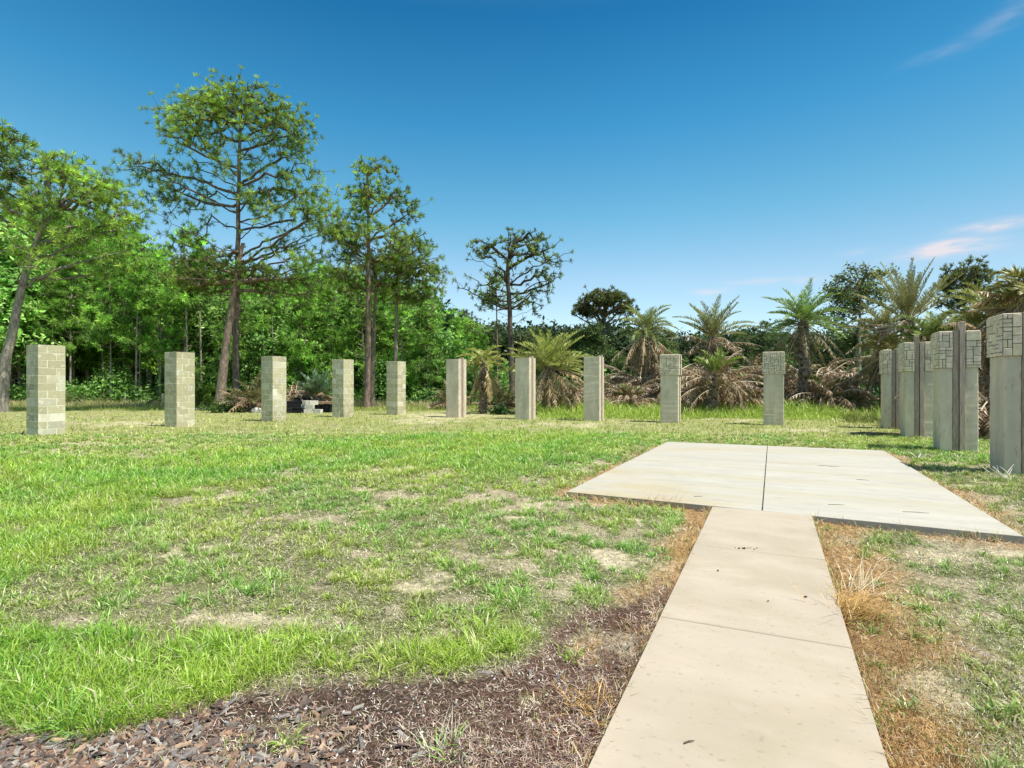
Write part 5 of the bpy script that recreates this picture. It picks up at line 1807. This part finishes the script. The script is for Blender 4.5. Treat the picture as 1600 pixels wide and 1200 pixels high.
    ok = (r.random(len(X)) < c['soil'] * (.06 + .94 * sstep(640, 380, c['px'] + 260 * (c['n2'] - .5))) * (0.12 + .88 * sstep(1090, 1150, c['py'] + 60 * (c['n2'] - .5))) ) & free(X, Y, .02)
    X, Y = X[ok], Y[ok]
    n = len(X)
    mb = MB()
    Z = ground_z(X, Y)
    sz = .013 * r.random(n) ** 2 + .004
    a = r.uniform(0, 6.28, n)
    ax = np.stack([np.cos(a), np.sin(a), r.normal(0, .25, n)], 1)
    bx = np.stack([-np.sin(a), np.cos(a), r.normal(0, .3, n)], 1)
    P = np.stack([X, Y, Z + r.uniform(0, .012, n)], 1)
    la, lb = (sz * r.uniform(1.0, 2.6, n))[:, None], (sz * .7)[:, None]
    up = np.array([0, 0, 1.0])
    th = (sz * r.uniform(.25, .5, n))[:, None]
    V = np.stack([P - ax * la - bx * lb * .5, P + ax * la * .8 - bx * lb, P + ax * la * 1.1 + bx * lb * .6, P - ax * la * .7 + bx * lb,
                  P - ax * la * .8 - bx * lb * .4 + up * th, P + ax * la * .7 - bx * lb * .8 + up * th, P + ax * la + bx * lb * .5 + up * th * 1.2, P - ax * la * .6 + bx * lb * .8 + up * th], 1).reshape(-1, 3)
    k = np.arange(n)[:, None] * 8
    T = np.vstack([k + np.array([q]) for q in ([4, 5, 6, 7], [0, 1, 5, 4], [1, 2, 6, 5], [2, 3, 7, 6], [3, 0, 4, 7])])
    f = r.random((n, 1))
    pal = np.array([[.30, .17, .11], [.20, .13, .10], [.13, .09, .075], [.42, .27, .18], [.36, .30, .25], [.24, .20, .18]])
    col = 0.85 * np.array([.92, 1.0, 1.02]) * pal[r.integers(0, 6, n)] * r.normal(1, .2, (n, 1)).clip(.5, 1.6)
    tag(obj('bark_mulch', mesh_arrays('bark_mulch', V, T, np.repeat(col[:, None], 8, 1).reshape(-1, 3), M_chip)), 'brown bark chips spread at the front left of the lawn', 'bark mulch', kind='stuff')

    X, Y = fan_samples(r, 70000, 1.45, 7)
    c = cover(X, Y)
    ok = (r.random(len(X)) < c['soil'] * .8) & free(X, Y, .01)
    X, Y, pxx = X[ok], Y[ok], c['px'][ok]
    n = len(X)
    s_ = r.uniform(.002, .0065, n)
    P = np.stack([X, Y, ground_z(X, Y) + s_ * .3], 1)
    O = np.array([[1, 0, 0], [0, 1, 0], [-1, 0, 0], [0, -1, 0], [0, 0, 1], [0, 0, -1.0]])
    V = (P[:, None] + O[None] * s_[:, None, None] * r.uniform(.6, 1.4, (n, 6, 1))).reshape(-1, 3)
    k = np.arange(n)[:, None] * 6
    T = np.vstack([k + np.array([q]) for q in ([0, 1, 4], [1, 2, 4], [2, 3, 4], [3, 0, 4])])
    f = r.random((n, 1))
    col = np.array([.08, .05, .04]) * (1 - f) + np.array([.30, .20, .15]) * f
    col = np.where(r.random((n, 1)) < .10, np.array([.75, .72, .66]), col)
    tag(obj('soil_crumbs', mesh_arrays('soil_crumbs', V, T, np.repeat(col[:, None], 6, 1).reshape(-1, 3), M_chip)), 'crumbs of dark soil with white specks beside the path', 'soil', kind='stuff')


make_grass()


def tussock(px, py, label, n, h, cols, seed, rad=.05, name='dry_grass_tuft', cat='grass tuft', spread=(.4, 1.4), bias=0.0, w=.0045):
    r = np.random.default_rng(seed)
    q = G(px, py, -.04)
    az_ = r.uniform(0, 6.283, n) if not bias else r.normal(bias, .9, n)
    f = r.random((n, 1))
    col = np.array(cols[0]) * (1 - f) + np.array(cols[1]) * f
    V, T, c = blades(r.normal(0, rad, n), r.normal(0, rad, n), h * r.uniform(.4, 1.2, n), w * r.uniform(.6, 1.3, n), az_, r.uniform(*spread, n), col, r, z=np.full(n, -.01), curve=.35)
    o = obj(name, mesh_arrays(name, V, T, c, M_straw))
    o.location = (q[0], q[1], -.05)
    tag(o, label, cat)


OR = ((.62, .40, .13), (.42, .25, .09))
tussock(1322, 962, 'big orange dry grass tussock against the right side of the path', 480, .26, OR, 501, .06, bias=.1, spread=(.7, 1.55))
tussock(1338, 925, 'pale long straw sticking out behind the orange tussock', 40, .42, ((.66, .6, .42), (.6, .52, .35)), 502, .05, bias=.5, spread=(.7, 1.3))
tussock(920, 1105, 'orange dry grass tuft at the left side of the path', 150, .14, OR, 503, .06)
tussock(985, 985, 'faint orange dry tuft left of the nearer path joint', 70, .10, OR, 504, .06)
tussock(1055, 865, 'orange dry tuft by the left path edge at the farther joint', 130, .14, OR, 505, .08)
tussock(1030, 788, 'reddish dry blades against the front edge of the slab', 60, .26, ((.45, .25, .12), (.35, .22, .1)), 506, .09)
tussock(690, 1172, 'spiky pale and green tuft in the dark soil at the bottom', 60, .16, ((.6, .56, .42), (.5, .48, .3)), 507, .05)
GRN = ((.14, .30, .035), (.30, .44, .08))
tussock(700, 1180, 'bright green rosette in the dark soil at the bottom', 60, .10, GRN, 508, .035, 'green_weed', 'weed', w=.008)
tussock(655, 1150, 'small green weed left of the bottom rosette', 16, .08, GRN, 509, .02, 'green_weed', 'weed', w=.009)
tussock(715, 1078, 'tiny green seedling alone in dark soil', 8, .045, GRN, 510, .01, 'green_weed', 'weed', w=.009)
tussock(770, 1128, 'small green seedling right of the bottom rosette', 10, .05, GRN, 511, .012, 'green_weed', 'weed', w=.009)
tussock(830, 1140, 'green seedling pair closer to the path', 16, .05, GRN, 512, .03, 'green_weed', 'weed', w=.009)
tussock(850, 990, 'thin green weed in reddish litter', 18, .08, GRN, 513, .03, 'green_weed', 'weed', w=.005)
tussock(815, 950, 'lone green grass clump at the end of the lush strip', 200, .15, GRN, 514, .09, 'grass_tuft', 'grass tuft', w=.006)
tussock(1372, 1128, 'small green blades on the right edge of the path', 18, .10, GRN, 515, .02, 'green_weed', 'weed', w=.005)
tussock(1300, 925, 'small greenish blades touching the right path edge', 14, .12, ((.3, .33, .1), (.4, .4, .15)), 516, .015, 'green_weed', 'weed', w=.004)
tussock(1345, 660, 'grassy clump left of the right pillar row', 200, .55, ((.2, .24, .06), (.32, .34, .1)), 517, .35, 'grass_tuft', 'grass tuft', w=.02, spread=(.1, .7))
tussock(1540, 722, 'green weeds between the two nearest right pillars', 160, .2, GRN, 518, .2, 'green_weed', 'weed', w=.012)
